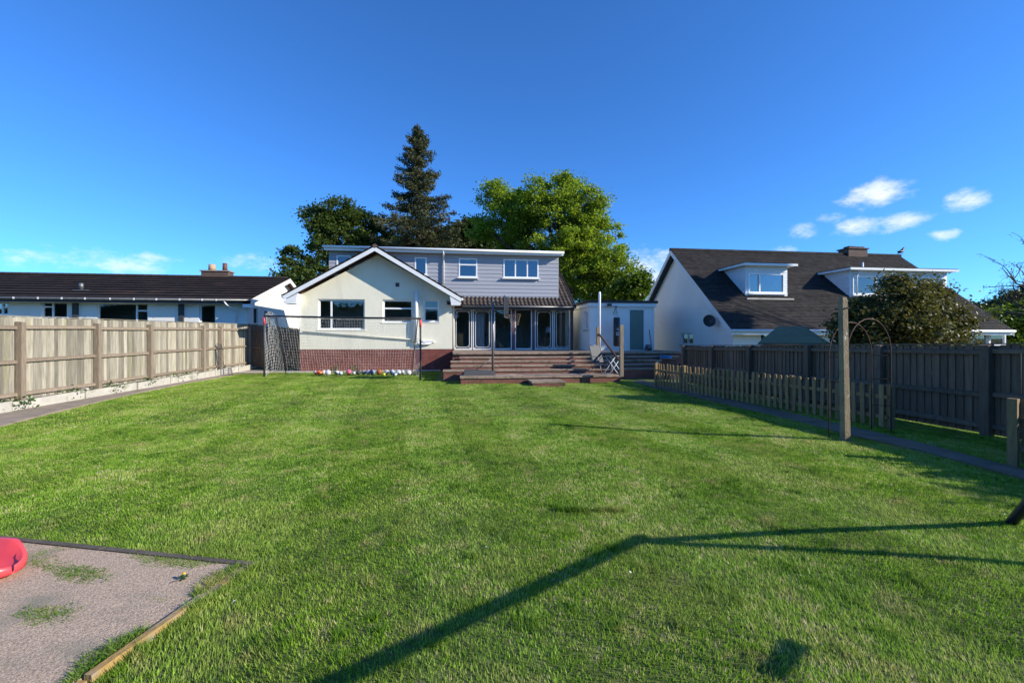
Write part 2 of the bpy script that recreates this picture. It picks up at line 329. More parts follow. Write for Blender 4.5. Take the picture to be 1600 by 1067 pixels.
# ------------------------------------------------------------------ roofs made of single tiles
def tiles(mb, o, u, s, wid, length, tw, gauge, th=.02, wave=0.0, jit=.006, sub=1, skip=None):
    """o eave start, u unit along eave, s unit up the slope"""
    o = Vector(o); u = Vector(u).normalized(); s = Vector(s).normalized(); n = u.cross(s); n = n if n.z > 0 else -n
    rows = int(math.ceil(length / gauge)); cols = int(math.ceil(wid / tw))
    for r in range(rows):
        s0 = r * gauge; s1 = min(s0 + gauge * 1.04, length); off = (tw / 2 if (r % 2 and not wave) else 0); rt = random.random()
        for c in range(-1 if off else 0, cols):
            a = max(c * tw + off, 0); b = min((c + 1) * tw + off - .003, wid)
            if b - a < .01: continue
            if skip and skip(o + u * ((a + b) / 2) + s * s0): continue
            j = random.uniform(-jit, jit); t = .55 * random.random() + .45 * rt; k = [a + (b - a) * i / sub for i in range(sub + 1)]
            h = [wave * (.5 + .5 * math.cos(2 * math.pi * i / sub * 1.0)) for i in range(sub + 1)] if wave else [0] * (sub + 1)
            for i in range(sub):
                A = o + u * k[i] + s * (s0 + j) + n * (th + h[i] + j * .5); B = o + u * k[i + 1] + s * (s0 + j) + n * (th + h[i + 1] + j * .5)
                D = o + u * k[i] + s * s1 + n * (h[i] + .002); E = o + u * k[i + 1] + s * s1 + n * (h[i + 1] + .002)
                mb.face([A, B, E, D], t); mb.face([A - n * th * .55, B - n * th * .55, B, A], t)
    return mb

# ------------------------------------------------------------------ windows
def rect(p0, p1): return (min(p0.x, p1.x), max(p0.x, p1.x), min(p0.z, p1.z), max(p0.z, p1.z))
def window(parent, axis, at, r, lights, glass=None, fw=.075, depth=.07, sill=True, mat=None, out=-1, sillmat=None):
    """frame, panes and sill set in an opening r=(u0,u1,z0,z1); lights are fractions (u0,u1,v0,v1)"""
    u0, u1, w0, w1 = r; U, Wd = u1 - u0, w1 - w0; mat = mat or m_upvc; glass = glass or m_glass
    holes = [(u0 + a * U + fw * (1 if a == 0 else .5), u0 + b * U - fw * (1 if b == 1 else .5), w0 + c * Wd + fw * (1 if c == 0 else .5), w0 + d * Wd - fw * (1 if d == 1 else .5)) for a, b, c, d in lights]
    lo = at if out < 0 else at - depth
    f = MB().panel(axis, lo, depth, u0, u1, w0, w1, holes).build('window', mat, parent)
    for h in holes:
        g = MB(); e = .01; y = lo + depth * .5
        if axis == 'Y': g.box((h[0] - e, y, h[2] - e), (h[1] + e, y + .012, h[3] + e))
        else: g.box((y, h[0] - e, h[2] - e), (y + .012, h[1] + e, h[3] + e))
        link_child(g, 'pane', glass, f)
    if sill:
        g = MB()
        if axis == 'Y': g.box((u0 - .06, at - .11, w0 - .06), (u1 + .06, at - .002, w0 - .002))
        else: g.box((at - .11 if out < 0 else at + .002, u0 - .05, w0 - .06), (at - .002 if out < 0 else at + .11, u1 + .05, w0 - .002))
        link_child(g, 'sill', sillmat or m_conc, f)
    return f
def link_child(mb, name, mat, parent):                # sub-part below a mesh part (same local frame)
    o = mb.build(name, mat, None); o.parent = parent; return o

# ------------------------------------------------------------------ main house
YG, YD, YE = 22.2, 22.55, 22.0                        # gable wall, door wall, eave of the main roof
XL, XR0, XRH = -7.15, -.03, 6.0
ZP = .98
house = thing('house', 'cream rendered house with projecting gable, grey clad dormer and glazed garden doors', 'house', (-.5, 24, 0))
w1 = rect(PY(497, 467, YG), PY(570, 515, YG)); w2 = rect(PY(598, 468, YG), PY(645, 504, YG)); w3 = rect(PY(662, 468, YG), PY(686, 503, YG))
AP = Vector((-3.6, YG, 5.62)); ES = 3.62
b = MB().panel('Y', YG, .25, XL, XR0, 1.06, ES - .02, [w1, w2, w3])
b.prism([(XL, YG, ES - .02), (XR0, YG, ES - .02), (AP.x, YG, AP.z - .03)], (0, .25, 0))
b.box((XL, YG + .25, 1.06), (XL + .25, 30, ES + .1)); b.box((XR0 - .25, YG + .25, 1.06), (XR0, YD, ES - .05))
b.build('rendered_wall', m_cream, house)
b = MB().box((XL + .0, YG - .0, -.1), (XR0, YG + .25, 1.057)).box((XL, YG + .25, -.1), (XL + .25, 30, 1.057)); b.build('brick_plinth', m_brick, house)
window(house, 'Y', YG + .09, w1, [(0, .27, 0, 1), (.27, 1, 0, 1)], sillmat=m_cream)
window(house, 'Y', YG + .09, w2, [(0, 1, 0, .62), (0, 1, .62, 1)], sillmat=m_cream)
window(house, 'Y', YG + .09, w3, [(0, 1, 0, .62), (0, 1, .62, 1)], sillmat=m_cream)
MB().box((PY(618, 448, YG).x, YG - .012, PY(618, 448, YG).z), (PY(624, 442, YG).x, YG - .002, PY(624, 442, YG).z)).build('wall_vent', m_dkgrey, house)
# gable roof: two slopes meeting at the ridge, white bargeboards, boxed eaves
OV = .64; ap = Vector((-3.62, YG - OV, 5.84)); el = Vector((-7.66, YG - OV, 3.50)); er = Vector((.38, YG - OV, 3.50))
rb = MB(); BACK = 4.9
for e in (el, er):
    s = ap - e; n = Vector((-s.z, 0, s.x)).normalized(); n = n if n.z > 0 else -n
    rb.hexa([e - n * .05, ap - n * .05, ap - n * .05 + Vector((0, BACK, 0)), e - n * .05 + Vector((0, BACK, 0)), e + n * .03, ap + n * .03, ap + n * .03 + Vector((0, BACK, 0)), e + n * .03 + Vector((0, BACK, 0))])
roof_g = rb.build('gable_roof', m_soffit, house)
tb = MB()
for e in (el, er):
    s = ap - e; n = Vector((-s.z, 0, s.x)).normalized(); n = n if n.z > 0 else -n
    out = -s.normalized() * .06
    tiles(tb, e + n * .032 + out + Vector((0, -.05, 0)), (0, 1, 0), s, BACK, s.length + .06, .3, .30, .03, wave=.035, sub=4)
for i in range(15): tb.tube([ap + Vector((0, -.06 + i * .33, .04)), ap + Vector((0, .29 + i * .33, .045))], .10, 8, tint=random.random())
link_child(tb, 'roof_tiles', m_tile_main, roof_g).location = (0, 0, 0)
bb = MB()
for e in (el, er):
    s = (ap - e); y0 = YG - OV - .02
    bb.prism([(e.x, y0, e.z - .19), (e.x, y0, e.z + .01), (ap.x, y0, ap.z + .01), (ap.x, y0, ap.z - .19)], (0, -.03, 0))
bb.build('bargeboard', m_paint, house)
for sx, e in ((1, el), (-1, er)):                     # boxed eave ends
    y0 = YG - OV - .021; q = MB(); xw = XL if sx > 0 else XR0; up = (ap.z - el.z) / (ap.x - el.x)
    q.prism([(e.x, y0 - .033, e.z - .232), (e.x + sx * .05, y0 - .033, e.z - .34), (xw + sx * .05, y0 - .033, e.z - .34), (xw + sx * .12, y0 - .033, e.z + abs(xw + sx * .12 - e.x) * up - .232)], (0, OV + .03, 0)); q.build('eave_box', m_paint, house)
MB().box((XL - .46, YG - .0, 3.33), (XL - .002, 27, 3.36)).build('soffit', m_soffit, house)
g = MB().tube([(-7.72, YG - OV - .02, 3.47), (-7.72, 27, 3.47)], .055, 8); g.build('gutter', m_upvc, house)
g = MB().tube([(.44, YG - OV - .02, 3.46), (.44, YD - .2, 3.46)], .055, 8); g.build('gutter', m_upvc, house)
# main body, door opening, right gable wall
dw0, dw1 = PY(708, 481, YD), PY(896, 551, YD); DO = (XR0 + .04, dw1.x, ZP, 3.10)
b = MB().panel('Y', YD, .2, XR0 - .2, XRH, -.1, 3.30, [DO]); b.build('door_wall', m_purple, house)
PT = .653; HY = 26.0; HZ = 3.24 + PT * (HY - YE)
b = MB().prism([(XRH - .2, YD + .2, -.1), (XRH - .2, 30.2, -.1), (XRH - .2, 30.2, 3.4), (XRH - .2, HY, HZ - .15), (XRH - .2, YD + .2, 3.5)], (.2, 0, 0)); b.box((XL, 30.0, -.1), (XRH - .2, 30.2, 3.4)); b.build('side_wall', m_cream, house)
b = MB(); 
YS = YG + .6; ZS = 3.22 + PT * (YS - YE)
for (xa_, y0, z0, y1, z1) in ((.02, YE, 3.22, YS, ZS), (-5.75, YS, ZS, HY, HZ), (-5.75, HY, HZ, 30.6, 3.1)):
    b.hexa([(xa_, y0, z0 - .07), (XRH + .12, y0, z0 - .07), (XRH + .12, y1, z1 - .07), (xa_, y1, z1 - .07), (xa_, y0, z0), (XRH + .12, y0, z0), (XRH + .12, y1, z1), (xa_, y1, z1)])
main_roof = b.build('main_roof', m_soffit, house)
tb = MB(); sv = Vector((0, HY - YE, HZ - 3.22)); tiles(tb, (-.3, YE - .06, 3.225 - .04), (1, 0, 0), sv, XRH + .12 + .32, sv.length + .05, .205, .32, .03, wave=.05, sub=5)
link_child(tb, 'roof_tiles', m_tile_main, main_roof)
MB().box((.42, YE + .06, 3.00), (XRH + .1, YE + .09, 3.16)).build('fascia', m_dkgrey, house)
MB().tube([(.45, YE - .04, 3.16), (XRH + .15, YE - .04, 3.14)], .055, 8).build('gutter', m_steel, house)
for sg in (-1,): MB().bar((XRH + .14, YE - .02, 3.15), (XRH + .14, HY, HZ - .06), .04, .2).build('bargeboard', m_dkgrey, house)
# dormer
YF = 22.62; DX0, DX1 = -5.92, 5.38; DZ0, DZ1 = 3.50, 5.83
q1 = rect(PY(716.7, 403.5, YF), PY(745.7, 434, YF)); q2 = rect(PY(786.4, 405, YF), PY(841.3, 435.2, YF)); q3 = rect(PY(648, 402, YF), PY(667, 430, YF)); q4 = rect(PY(526, 399, YF), PY(548, 430, YF))
wins = [q1, q2, q3, q4]
MB().panel('Y', YF, .12, DX0, DX1, DZ0, DZ1, wins).box((DX1 - .12, YF + .12, DZ0), (DX1, 28.6, DZ1)).box((DX0, YF + .12, DZ0), (DX0 + .12, 28.6, DZ1)).box((DX0 + .12, 28.5, DZ0), (DX1 - .12, 28.6, DZ1)).build('dormer_wall', m_greyclad, house)
zz = DZ0 + .02; ex = .19
while zz < DZ1 - .05:
    z1 = min(zz + ex, DZ1 - .01)
    xs = [(DX0 - .02, DX1 + .02)]
    for h in wins:
        if h[2] < z1 - .01 and h[3] > zz + .01:
            nxs = []
            for a, c in xs:
                if h[0] <= a and h[1] >= c: continue
                if h[0] > a and h[1] < c: nxs += [(a, h[0]), (h[1], c)]
                else: nxs.append((a, c))
            xs = nxs
    for a, c in xs:
        o = MB(); o.hexa([(a, YF - .034, zz), (c, YF - .034, zz), (c, YF - .003, zz), (a, YF - .003, zz), (a, YF - .012, z1 + .02), (c, YF - .012, z1 + .02), (c, YF - .003, z1 + .02), (a, YF - .003, z1 + .02)]); o.build('cladding_board', m_greyclad, house)
    zz = z1
for h, l in ((q1, [(0, 1, 0, .66), (0, 1, .66, 1)]), (q2, [(0, .34, 0, 1), (.34, .68, 0, 1), (.68, 1, 0, 1)]), (q3, [(0, 1, 0, 1)]), (q4, [(0, 1, 0, 1)])):
    window(house, 'Y', YF - .045, h, l, glass=m_glass_dark, fw=.065, depth=.1, sillmat=m_upvc)
o = MB().box((DX0 - .14, YF - .36, DZ1), (DX1 + .16, 28.8, DZ1 + .14)); drf = o.build('dormer_roof', m_felt, house)
link_child(MB().box((DX0 - .16, YF - .39, DZ1 - .06), (DX1 + .18, YF - .365, DZ1 + .16)), 'fascia', m_upvc, drf)
link_child(MB().box((DX0 - .12, YF - .362, DZ1 - .03), (DX1 + .14, YF - .03, DZ1 - .004)), 'soffit', m_upvc, drf)
link_child(MB().tube([(DX0 - .2, YF - .45, DZ1 + .10), (DX1 + .2, YF - .45, DZ1 + .08)], .06, 8), 'gutter', m_upvc, drf)
px_ = PY(693, 420, YF).x
MB().tube([(px_, YF - .44, DZ1 + .06), (px_, YF - .36, DZ1 - .12), (px_, YF - .1, DZ1 - .2), (px_, YF - .1, 4.3)], .045, 8).build('downpipe', m_upvc, house)
# soil pipe and small pipes on the gable
sx = PY(651, 500, YG).x
p = MB().tube([(sx, YG - .13, PY(0, 447, YG).z), (sx, YG - .13, 1.42)], .085, 12); p.tube([(sx, YG - .13, 1.46), (sx + .1, YG - .13, 1.33), (sx + .35, YG - .12, 1.30), (sx + .72, YG - .10, 1.36)], [.06, .05, .05, .05], 8); p.build('soil_pipe', m_upvc, house)
MB().tube([(sx + .06, YG - .03, 3.55), (sx + .32, YG - .03, 3.55), (sx + .32, YG - .03, 3.18), (sx + .06, YG - .03, 3.18)], .018, 6).build('waste_pipe', m_upvc, house)
wp0, wp1 = PY(473, 518.5, YG - .06), PY(644, 530.5, YG - .06); MB().tube([wp0, wp1, wp1 + Vector((.12, 0, -.12))], .03, 8).build('waste_pipe', m_cream, house)
MB().box((sx + .30, YG - .16, 1.37), (sx + .85, YG - .005, 1.47)).build('pipe_cover', m_upvc, house)
MB().tube([(XL + .03, YG - .05, 3.3), (XL + .03, YG - .05, 1.9)], .025, 6).build('downpipe', m_upvc, house)
MB().tube([(.0, YD - .5, 3.4), (.02, YD - .12, 3.2), (.06, YD - .10, ZP + .02)], .045, 8).build('downpipe', m_upvc, house)
# glazed doors
def zpx(py, px=800): return PY(px, py, YD).z
DTOP, DBOT = 3.06, ZP + .03
units = [(708.5, 737.5, 1), (738.8, 768.5, 1), (772, 799.5, 0), (804.5, 831, 0), (835.5, 863.8, 1), (865, 894, 1)]
for a, c, deco in units:
    x0, x1 = PY(a, 520, YD).x, PY(c, 520, YD).x; y = YD - .05; t = .045
    d = MB().panel('Y', y, .06, x0, x1, DBOT, DTOP, [(x0 + t, x1 - t, DBOT + t + .02, DTOP - t)]).build('glazed_door', m_upvc if not deco else m_paint, house)
    link_child(MB().box((x0 + t - .01, y + .025, DBOT + t), (x1 - t + .01, y + .035, DTOP - t + .01)), 'pane', m_glass, d)
    if deco:                                          # white inner border with cut corners and little corner links
        k = MB(); i, cc, y2 = .13, .11, y + .012; A0, A1, B0, B1 = x0 + i, x1 - i, DBOT + i, DTOP - i
        pts = [(A0 + cc, B0), (A1 - cc, B0), (A1, B0 + cc), (A1, B1 - cc), (A1 - cc, B1), (A0 + cc, B1), (A0, B1 - cc), (A0, B0 + cc)]
        for j in range(8):
            q0, q1_ = pts[j], pts[(j + 1) % 8]; k.bar((q0[0], y2, q0[1]), (q1_[0], y2, q1_[1]), .024, .016, (0, 1, 0))
        for (u_, v_, ux, vx) in ((A0 + cc / 2, B0 + cc / 2, x0 + t, DBOT + t), (A1 - cc / 2, B0 + cc / 2, x1 - t, DBOT + t), (A0 + cc / 2, B1 - cc / 2, x0 + t, DTOP - t), (A1 - cc / 2, B1 - cc / 2, x1 - t, DTOP - t)):
            k.bar((u_, y2, v_), (ux, y2, vx), .024, .016, (0, 1, 0))
        link_child(k, 'glazing_bar', m_upvc, d)
    else:
        hx = x1 - .06 if a < 800 else x0 + .03; link_child(MB().box((hx, y - .05, 1.95), (hx + .03, y - .002, 2.12)), 'handle', m_steel, d)
for a, c in ((799.6, 804.4), (831.2, 835.3)):
    x0, x1 = PY(a, 520, YD).x, PY(c, 520, YD).x; MB().box((x0, YD - .07, DBOT), (x1, YD + .05, DTOP)).build('mullion', m_purple, house)
x0 = PY(768.8, 520, YD).x; MB().box((x0, YD - .07, DBOT), (PY(771.8, 520, YD).x, YD + .05, DTOP)).build('mullion', m_purple, house)
MB().box((XR0 + .04, YD - .09, DTOP + .003), (XRH - .15, YD - .004, 3.20)).build('door_head', m_purple, house)
MB().box((XR0 + .04, YD - .10, ZP - .04), (XRH - .1, YD - .004, DBOT - .003)).build('door_sill', m_coping, house)
MB().box((dw1.x - .02, YD - .06, DBOT), (XRH, YD - .004, DTOP)).build('mullion', m_purple, house)
# room behind the doors
MB().box((XR0 - .2, YD + .2, ZP - .12), (XRH - .2, 27.2, ZP)).build('room_floor', m_floor, house)
MB().box((XR0 - .2, 27.2, ZP), (XRH - .2, 27.3, 3.4)).box((XR0 - .25, YD + .21, ZP), (XR0 - .2, 27.2, 3.4)).build('room_wall', m_room, house)
MB().box((XR0 - .2, YD + .21, 3.32), (XRH - .2, 27.2, 3.37)).build('room_ceiling', m_room, house)
MB().box((XL + .25, 24.6, 1.0), (XR0 - .3, 24.7, 3.6)).build('room_wall', m_room, house)

def at_y(px, Y): return PY(px, 520, Y).x
c = thing('pine_chest', 'pine chest of drawers seen through the leftmost glazed door', 'cabinet', (at_y(716, 23.3), 23.3, ZP))
x0, x1 = at_y(709, 23.3), at_y(724, 23.3); MB().box((x0, 23.1, ZP), (x1, 23.6, ZP + .82)).build('carcass', m_pine, c)
for k in range(3): MB().box((x0 + .02, 23.08, ZP + .06 + k * .25), (x1 - .02, 23.098, ZP + .28 + k * .25)).build('drawer', m_pine, c)
MB().box((x0 - .02, 23.06, ZP + .82), (x1 + .02, 23.62, ZP + .85)).build('top', m_pine, c)
cu = MB(); xa, xb = at_y(740, 23.0), at_y(757, 23.0)
pts = [(xa + (xb - xa) * i / 24, 23.0 + .05 * math.sin(i * 1.6)) for i in range(25)]
for i in range(24): cu.face([(pts[i][0], pts[i][1], ZP + .1), (pts[i + 1][0], pts[i + 1][1], ZP + .1), (pts[i + 1][0], pts[i + 1][1], 2.85), (pts[i][0], pts[i][1], 2.85)], .5, True)
for i in range(24): cu.face([(pts[i][0], pts[i][1] + .02, ZP + .1), (pts[i][0], pts[i][1] + .02, 2.85), (pts[i + 1][0], pts[i + 1][1] + .02, 2.85), (pts[i + 1][0], pts[i + 1][1] + .02, ZP + .1)], .5, True)
tag(cu.build('curtain', m_fabric), 'white gathered curtain hanging behind the second glazed door', 'curtain')
pl = thing('pendant_lamp', 'white globe pendant lamp behind the leftmost glazed door', 'lamp', (at_y(712, 23.2), 23.2, 3.3))
MB().ball((at_y(712, 23.2), 23.2, 2.75), .17, 14, 10).build('globe', m_fabric, pl); MB().tube([(at_y(712, 23.2), 23.2, 2.9), (at_y(712, 23.2), 23.2, 3.3)], .008, 5).build('cord', m_black, pl)
for pxl, lab in ((857, 'table lamp with white shade behind the fifth glazed door'), (887, 'table lamp with white shade behind the rightmost glazed door')):
    x = at_y(pxl, 23.4); t = thing('side_table', lab.replace('table lamp with white shade', 'small pale side table under the lamp'), 'table', (x, 23.4, ZP)); MB().box((x - .25, 23.2, ZP + .62), (x + .25, 23.6, ZP + .66)).build('table_top', m_pine, t)
    for sx_ in (-.22, .22):
        for sy_ in (-.17, .17): MB().box((x + sx_ - .02, 23.4 + sy_ - .02, ZP), (x + sx_ + .02, 23.4 + sy_ + .02, ZP + .618)).build('leg', m_pine, t)
    l_ = thing('table_lamp', lab, 'lamp', (x, 23.4, ZP + .66)); MB().tube([(x, 23.4, ZP + .66), (x, 23.4, ZP + .70), (x, 23.4, ZP + .95)], [.08, .03, .02], 8).build('stand', m_black, l_)
    MB().tube([(x, 23.4, ZP + .90), (x, 23.4, ZP + 1.2)], [.17, .13], 14).build('shade', m_fabric, l_)

# ------------------------------------------------------------------ outbuilding
OX0, OX1, OY = 6.57, 9.85, 21.0
ob = thing('outbuilding', 'white flat roofed outbuilding with sage green door beside the house', 'outbuilding', ((OX0 + OX1) / 2, OY, ZP))
gd = (PY(983.5, 484, OY).x, PY(1007, 484, OY).x, 1.0, PY(995, 483.5, OY).z)
sw = (21.25, 21.95, 2.0, 2.95)
MB().panel('Y', OY, .15, OX0, OX1, .0, 3.17, [gd]).panel('X', OX0, .15, OY + .15, 25.0, .0, 3.17, [sw]).box((OX1 - .15, OY + .15, 0), (OX1, 25, 3.17)).box((OX0 + .15, 24.85, 0), (OX1 - .15, 25, 3.17)).build('wall', m_white_render, ob)
d = MB().box((gd[0] + .03, OY + .04, gd[2]), (gd[1] - .03, OY + .09, gd[3] - .03)).build('door', m_sage, ob)
link_child(MB().box((gd[0] + .08, OY - .02, 2.0), (gd[0] + .19, OY + .038, 2.03)).box((gd[0] + .08, OY + .02, 1.93), (gd[0] + .11, OY + .038, 2.08)), 'handle', m_steel, d)
MB().panel('Y', OY + .02, .09, gd[0], gd[1], gd[2], gd[3], [(gd[0] + .03, gd[1] - .03, gd[2] - .01, gd[3] - .03)]).build('door_frame', m_paint, ob)
window(ob, 'X', OX0 + .06, sw, [(0, .5, 0, 1), (.5, 1, 0, 1)], out=-1)
o = MB().box((OX0 - .12, OY - .15, 3.30), (OX1 + .12, 25.1, 3.42)).build('flat_roof', m_felt, ob)
link_child(MB().box((OX0 - .06, OY - .10, 3.12), (OX1 + .08, OY - .075, 3.297)).box((OX0 - .06, OY - .075, 3.12), (OX0 - .035, 25, 3.297)), 'fascia', m_paint, o)
link_child(MB().box((OX0 - .03, OY - .073, 3.17), (OX1 + .05, 25, 3.298)), 'soffit_board', m_paint, o)
fx = PY(950, 478, OY).x
fl = MB().box((fx - .10, OY - .26, 3.13), (fx + .10, OY - .16, 3.25)).bar((fx, OY - .18, 3.2), (fx, OY - .076, 3.2), .03, .03).build('floodlight', m_black, ob)
hx = PY(1014, 525, OY).x
tag(MB().tube([(hx, OY - .03, 2.0), (hx + .02, OY - .05, 1.8), (hx + .06, OY - .05, 1.5), (hx + .1, OY - .06, 1.2), (hx - .05, OY - .08, ZP + .06), (hx - .2, OY - .14, ZP + .03)], .014, 6).build('hose', m_dkgrey), 'dark hose hanging on the white wall right of the sage door', 'hose')
hr = thing('hose_reel', 'small metal hose reel at the foot of the outbuilding wall', 'hose reel', (hx - .12, OY - .22, ZP))
MB().tube([(hx - .22, OY - .22, ZP + .16), (hx - .02, OY - .22, ZP + .16)], .15, 14).build('drum', m_steel, hr)
for s_ in (-.24, 0): MB().bar((hx + s_, OY - .34, ZP + .005), (hx + s_, OY - .22, ZP + .3), .02, .02).bar((hx + s_, OY - .10, ZP + .005), (hx + s_, OY - .22, ZP + .3), .02, .02).build('foot', m_steel, hr)
# punch bag on its bracket
bx, by = PY(963.5, 510, OY - .45).x, OY - .45
pb = thing('punch_bag', 'black punch bag with white emblem hanging in front of the outbuilding', 'punch bag', (bx, by, 3.1))
zt, zb = PY(963, 496, by).z, PY(963, 541, by).z
MB().tube([(bx, by, zb), (bx, by, zb + .04), (bx, by, zt - .04), (bx, by, zt)], [.12, .155, .155, .12], 16).build('bag', m_black, pb)
for k in range(3):
    a = 2.1 * k + .3; MB().tube([(bx + .13 * math.cos(a), by + .13 * math.sin(a), zt - .03), (bx, by, zt + .32)], .008, 5).build('chain', m_steel, pb)
MB().tube([(bx, by, zt + .30), (bx, by, 3.10)], .01, 5).build('hook', m_steel, pb)
e = MB()
for k in range(20):
    a0, a1 = 2 * math.pi * k / 20, 2 * math.pi * (k + 1) / 20
    def em(a, r): 
        u_, z_ = math.cos(a) * r, math.sin(a) * r; return (bx + .158 * math.sin(u_ / .158), by - .158 * math.cos(u_ / .158), zt - .78 + z_)
    e.face([em(a0, .045), em(a0, .085), em(a1, .085), em(a1, .045)]) if k % 5 else None
for z_ in (.16, .20, .24): e.face([(bx - .05, by - .152, zt - .78 + z_), (bx + .05, by - .152, zt - .78 + z_), (bx + .05, by - .152, zt - .755 + z_), (bx - .05, by - .152, zt - .755 + z_)])
e.build('emblem', m_fabric, pb)
br = MB().bar((bx, OY - .07, 3.115), (bx, by - .05, 3.115), .04, .03).bar((bx, OY - .01, 2.75), (bx, by + .05, 3.10), .03, .03).build('bag_bracket', m_steel); tag(br, 'black steel wall bracket carrying the punch bag', 'bracket')

# ------------------------------------------------------------------ patio, steps and terrace
TX1 = G(978, 588, .26).x
patio = struct(MB().box((-.02, 18.65, -.1), (10.6, YD - .01, ZP - .062)).build('patio', m_brick_moss))
levels = [(ZP, 18.55, 709, 10.6), (.835, 18.1, 719, 9.6), (.69, 17.65, 705, 8.6), (.55, 17.2, 705, 8.2), (.405, 16.75, 693, 7.9)]
front = [18.55, 18.1, 17.65, 17.2, 16.75]
terr_y = G(850, 599, 0).y
def coping_row(parent, x0, x1, y0, y1, z, n):
    xs = [x0 + (x1 - x0) * (i + random.uniform(-.08, .08) * (0 < i < n)) / n for i in range(n + 1)]
    for a, c_ in zip(xs, xs[1:]):
        dz = random.uniform(-.006, .006); MB().box((a + .005, y0, z - .06 + dz), (c_ - .005, y1, z + dz)).build('coping_stone', m_coping, parent)
st = struct(bpy.data.objects.new('garden_steps', None)); C.objects.link(st); st['label'] = 'wide brown brick steps with concrete treads below the glazed doors'
for i, (z, yf, pxl, xr) in enumerate(levels):
    xl = PY(pxl, 565, yf).x
    if i: MB().box((xl, yf + .03, -.1), (xr, front[i - 1] + .03 - .001, z - .061)).build('riser', m_brick_moss, st)
    coping_row(st, xl - .03, xr + .02, yf, (front[i - 1] + .028) if i else yf + .45, z, 9 if i else 12)
# paving of the patio behind the top edge
pv = MB()
xs = np.arange(-.02, 10.5, .62); ys = np.arange(19.01, 22.3, .6)
for x in xs:
    for y in ys: pv.box((x + .004, y + .004, ZP - .06), (min(x + .616, 10.6), min(y + .596, YD - .12), ZP - .004 + random.uniform(-.003, .003)), random.random())
o = pv.build('paving', m_coping, patio)
TX0 = G(719.5, 598.5, 0).x
ter = struct(MB().box((TX0, terr_y + .02, -.1), (TX1, 16.78, .198)).build('terrace', m_brick_moss))
coping_row(ter, TX0 - .03, TX1 + .03, terr_y - .02, terr_y + .42, .26, 10)
for i in range(10):
    a, c_ = TX0 + (TX1 - TX0) * i / 10, TX0 + (TX1 - TX0) * (i + 1) / 10; MB().box((a + .005, terr_y + .43, .2), (c_ - .005, 16.76, .255 + random.uniform(-.004, .004))).build('paving_slab', m_coping, ter)
bs = G(832, 604, 0); be = G(885, 604, 0)
stp = struct(MB().box((bs.x, bs.y, -.1), (be.x, terr_y + .01, .105)).build('brick_step', m_brick_moss))
for i in range(3): MB().box((bs.x - .02 + (be.x - bs.x + .04) * i / 3, bs.y - .02, .108), (bs.x - .025 + (be.x - bs.x + .04) * (i + 1) / 3, terr_y - .025, .16)).build('coping_stone', m_coping, stp)
rw = MB().box((10.62, 18.7, -.1), (12.0, 18.95, 1.12)).build('brick_wall', m_brick_dark); tag(rw, 'low dark brick wall between the patio and the right hand house', 'wall')
rw = MB().box((8.25, 16.2, -.1), (8.5, 16.9, .75)).box((8.2, 16.15, .75), (8.55, 16.95, .80)).build('brick_pier', m_brick_dark); tag(rw, 'short dark brick pier at the right end of the steps', 'pier')

# handrail, poles
lp = G(971, 588, .26); lp.z = .26; up_ = PY(934, 545, 18.7)
hr = thing('handrail', 'rusty brown handrail sloping between two wooden posts beside the steps', 'handrail', lp)
ztop = HC + (HOR - 508) / F * (lp - Vector((0, 0, 0))).length * .99
MB().box((lp.x - .06, lp.y - .06, .26), (lp.x + .06, lp.y + .06, ztop)).build('post', m_fence_post, hr)
MB().box((up_.x - .05, 18.65, ZP), (up_.x + .05, 18.75, PY(934, 511, 18.7).z)).build('post', m_picket, hr)
MB().bar((up_.x + .05, 18.68, PY(934, 522, 18.7).z), (lp.x, lp.y + .04, HC - (566 - HOR) / F * 16.0), .05, .07).build('rail', m_rust, hr)
wp = PY(936.5, 500, 18.95); tag(MB().tube([(wp.x, 18.95, ZP), (wp.x + .01, 18.95, PY(936, 460, 18.95).z), (wp.x + .01, 18.95, PY(936, 456, 18.95).z)], [.055, .055, .045], 12).build('flag_pole', m_upvc), 'tall plain white pole standing at the top of the steps', 'pole')
# garden chair (grey sling) and folding table on the terrace
def tube_part(name, pts, r, mat, par, n=6): return MB().tube(pts, r, n).build(name, mat, par)
ch0 = G(943, 584, .26); ch = thing('garden_chair', 'grey sling garden chair with metal frame on the terrace', 'chair', (ch0.x, ch0.y + .15, .26), R(25))
def loc_part(mb, name, mat, par): 
    o = mb.build(name, mat, None); o.parent = par; return o
sl_ = MB()
for (a, c_) in (((0.2, .42), (-.24, .40)), ((-.24, .40), (-.47, 1.02))):
    sl_.hexa([(-.24, a[0], a[1]), (.24, a[0], a[1]), (.24, c_[0], c_[1]), (-.24, c_[0], c_[1]), (-.24, a[0] + .012, a[1] + .014), (.24, a[0] + .012, a[1] + .014), (.24, c_[0] + .012, c_[1] + .014), (-.24, c_[0] + .012, c_[1] + .014)])
ch.rotation_euler.z = R(200)
loc_part(sl_, 'sling', m_dkgrey, ch)
for sx_ in (-.26, .26):
    loc_part(MB().tube([(sx_, .30, 0), (sx_, .18, .42), (sx_, -.25, .40), (sx_, -.48, 1.05)], .013, 6), 'side_frame', m_steel, ch)
    loc_part(MB().tube([(sx_, -.42, 0), (sx_, .0, .42), (sx_, .10, .62), (sx_, -.33, .64)], .013, 6), 'leg', m_steel, ch)
loc_part(MB().tube([(-.26, -.48, 1.05), (.26, -.48, 1.05)], .013, 6), 'top_rail', m_steel, ch)
tb0 = G(962, 585, .26); ft = thing('folding_table', 'small folding table with crossed pale metal legs beside the garden chair', 'table', (tb0.x, tb0.y + .25, .26), R(15))
loc_part(MB().tube([(0, 0, .66), (0, 0, .685)], .30, 20), 'table_top', m_steel, ft)
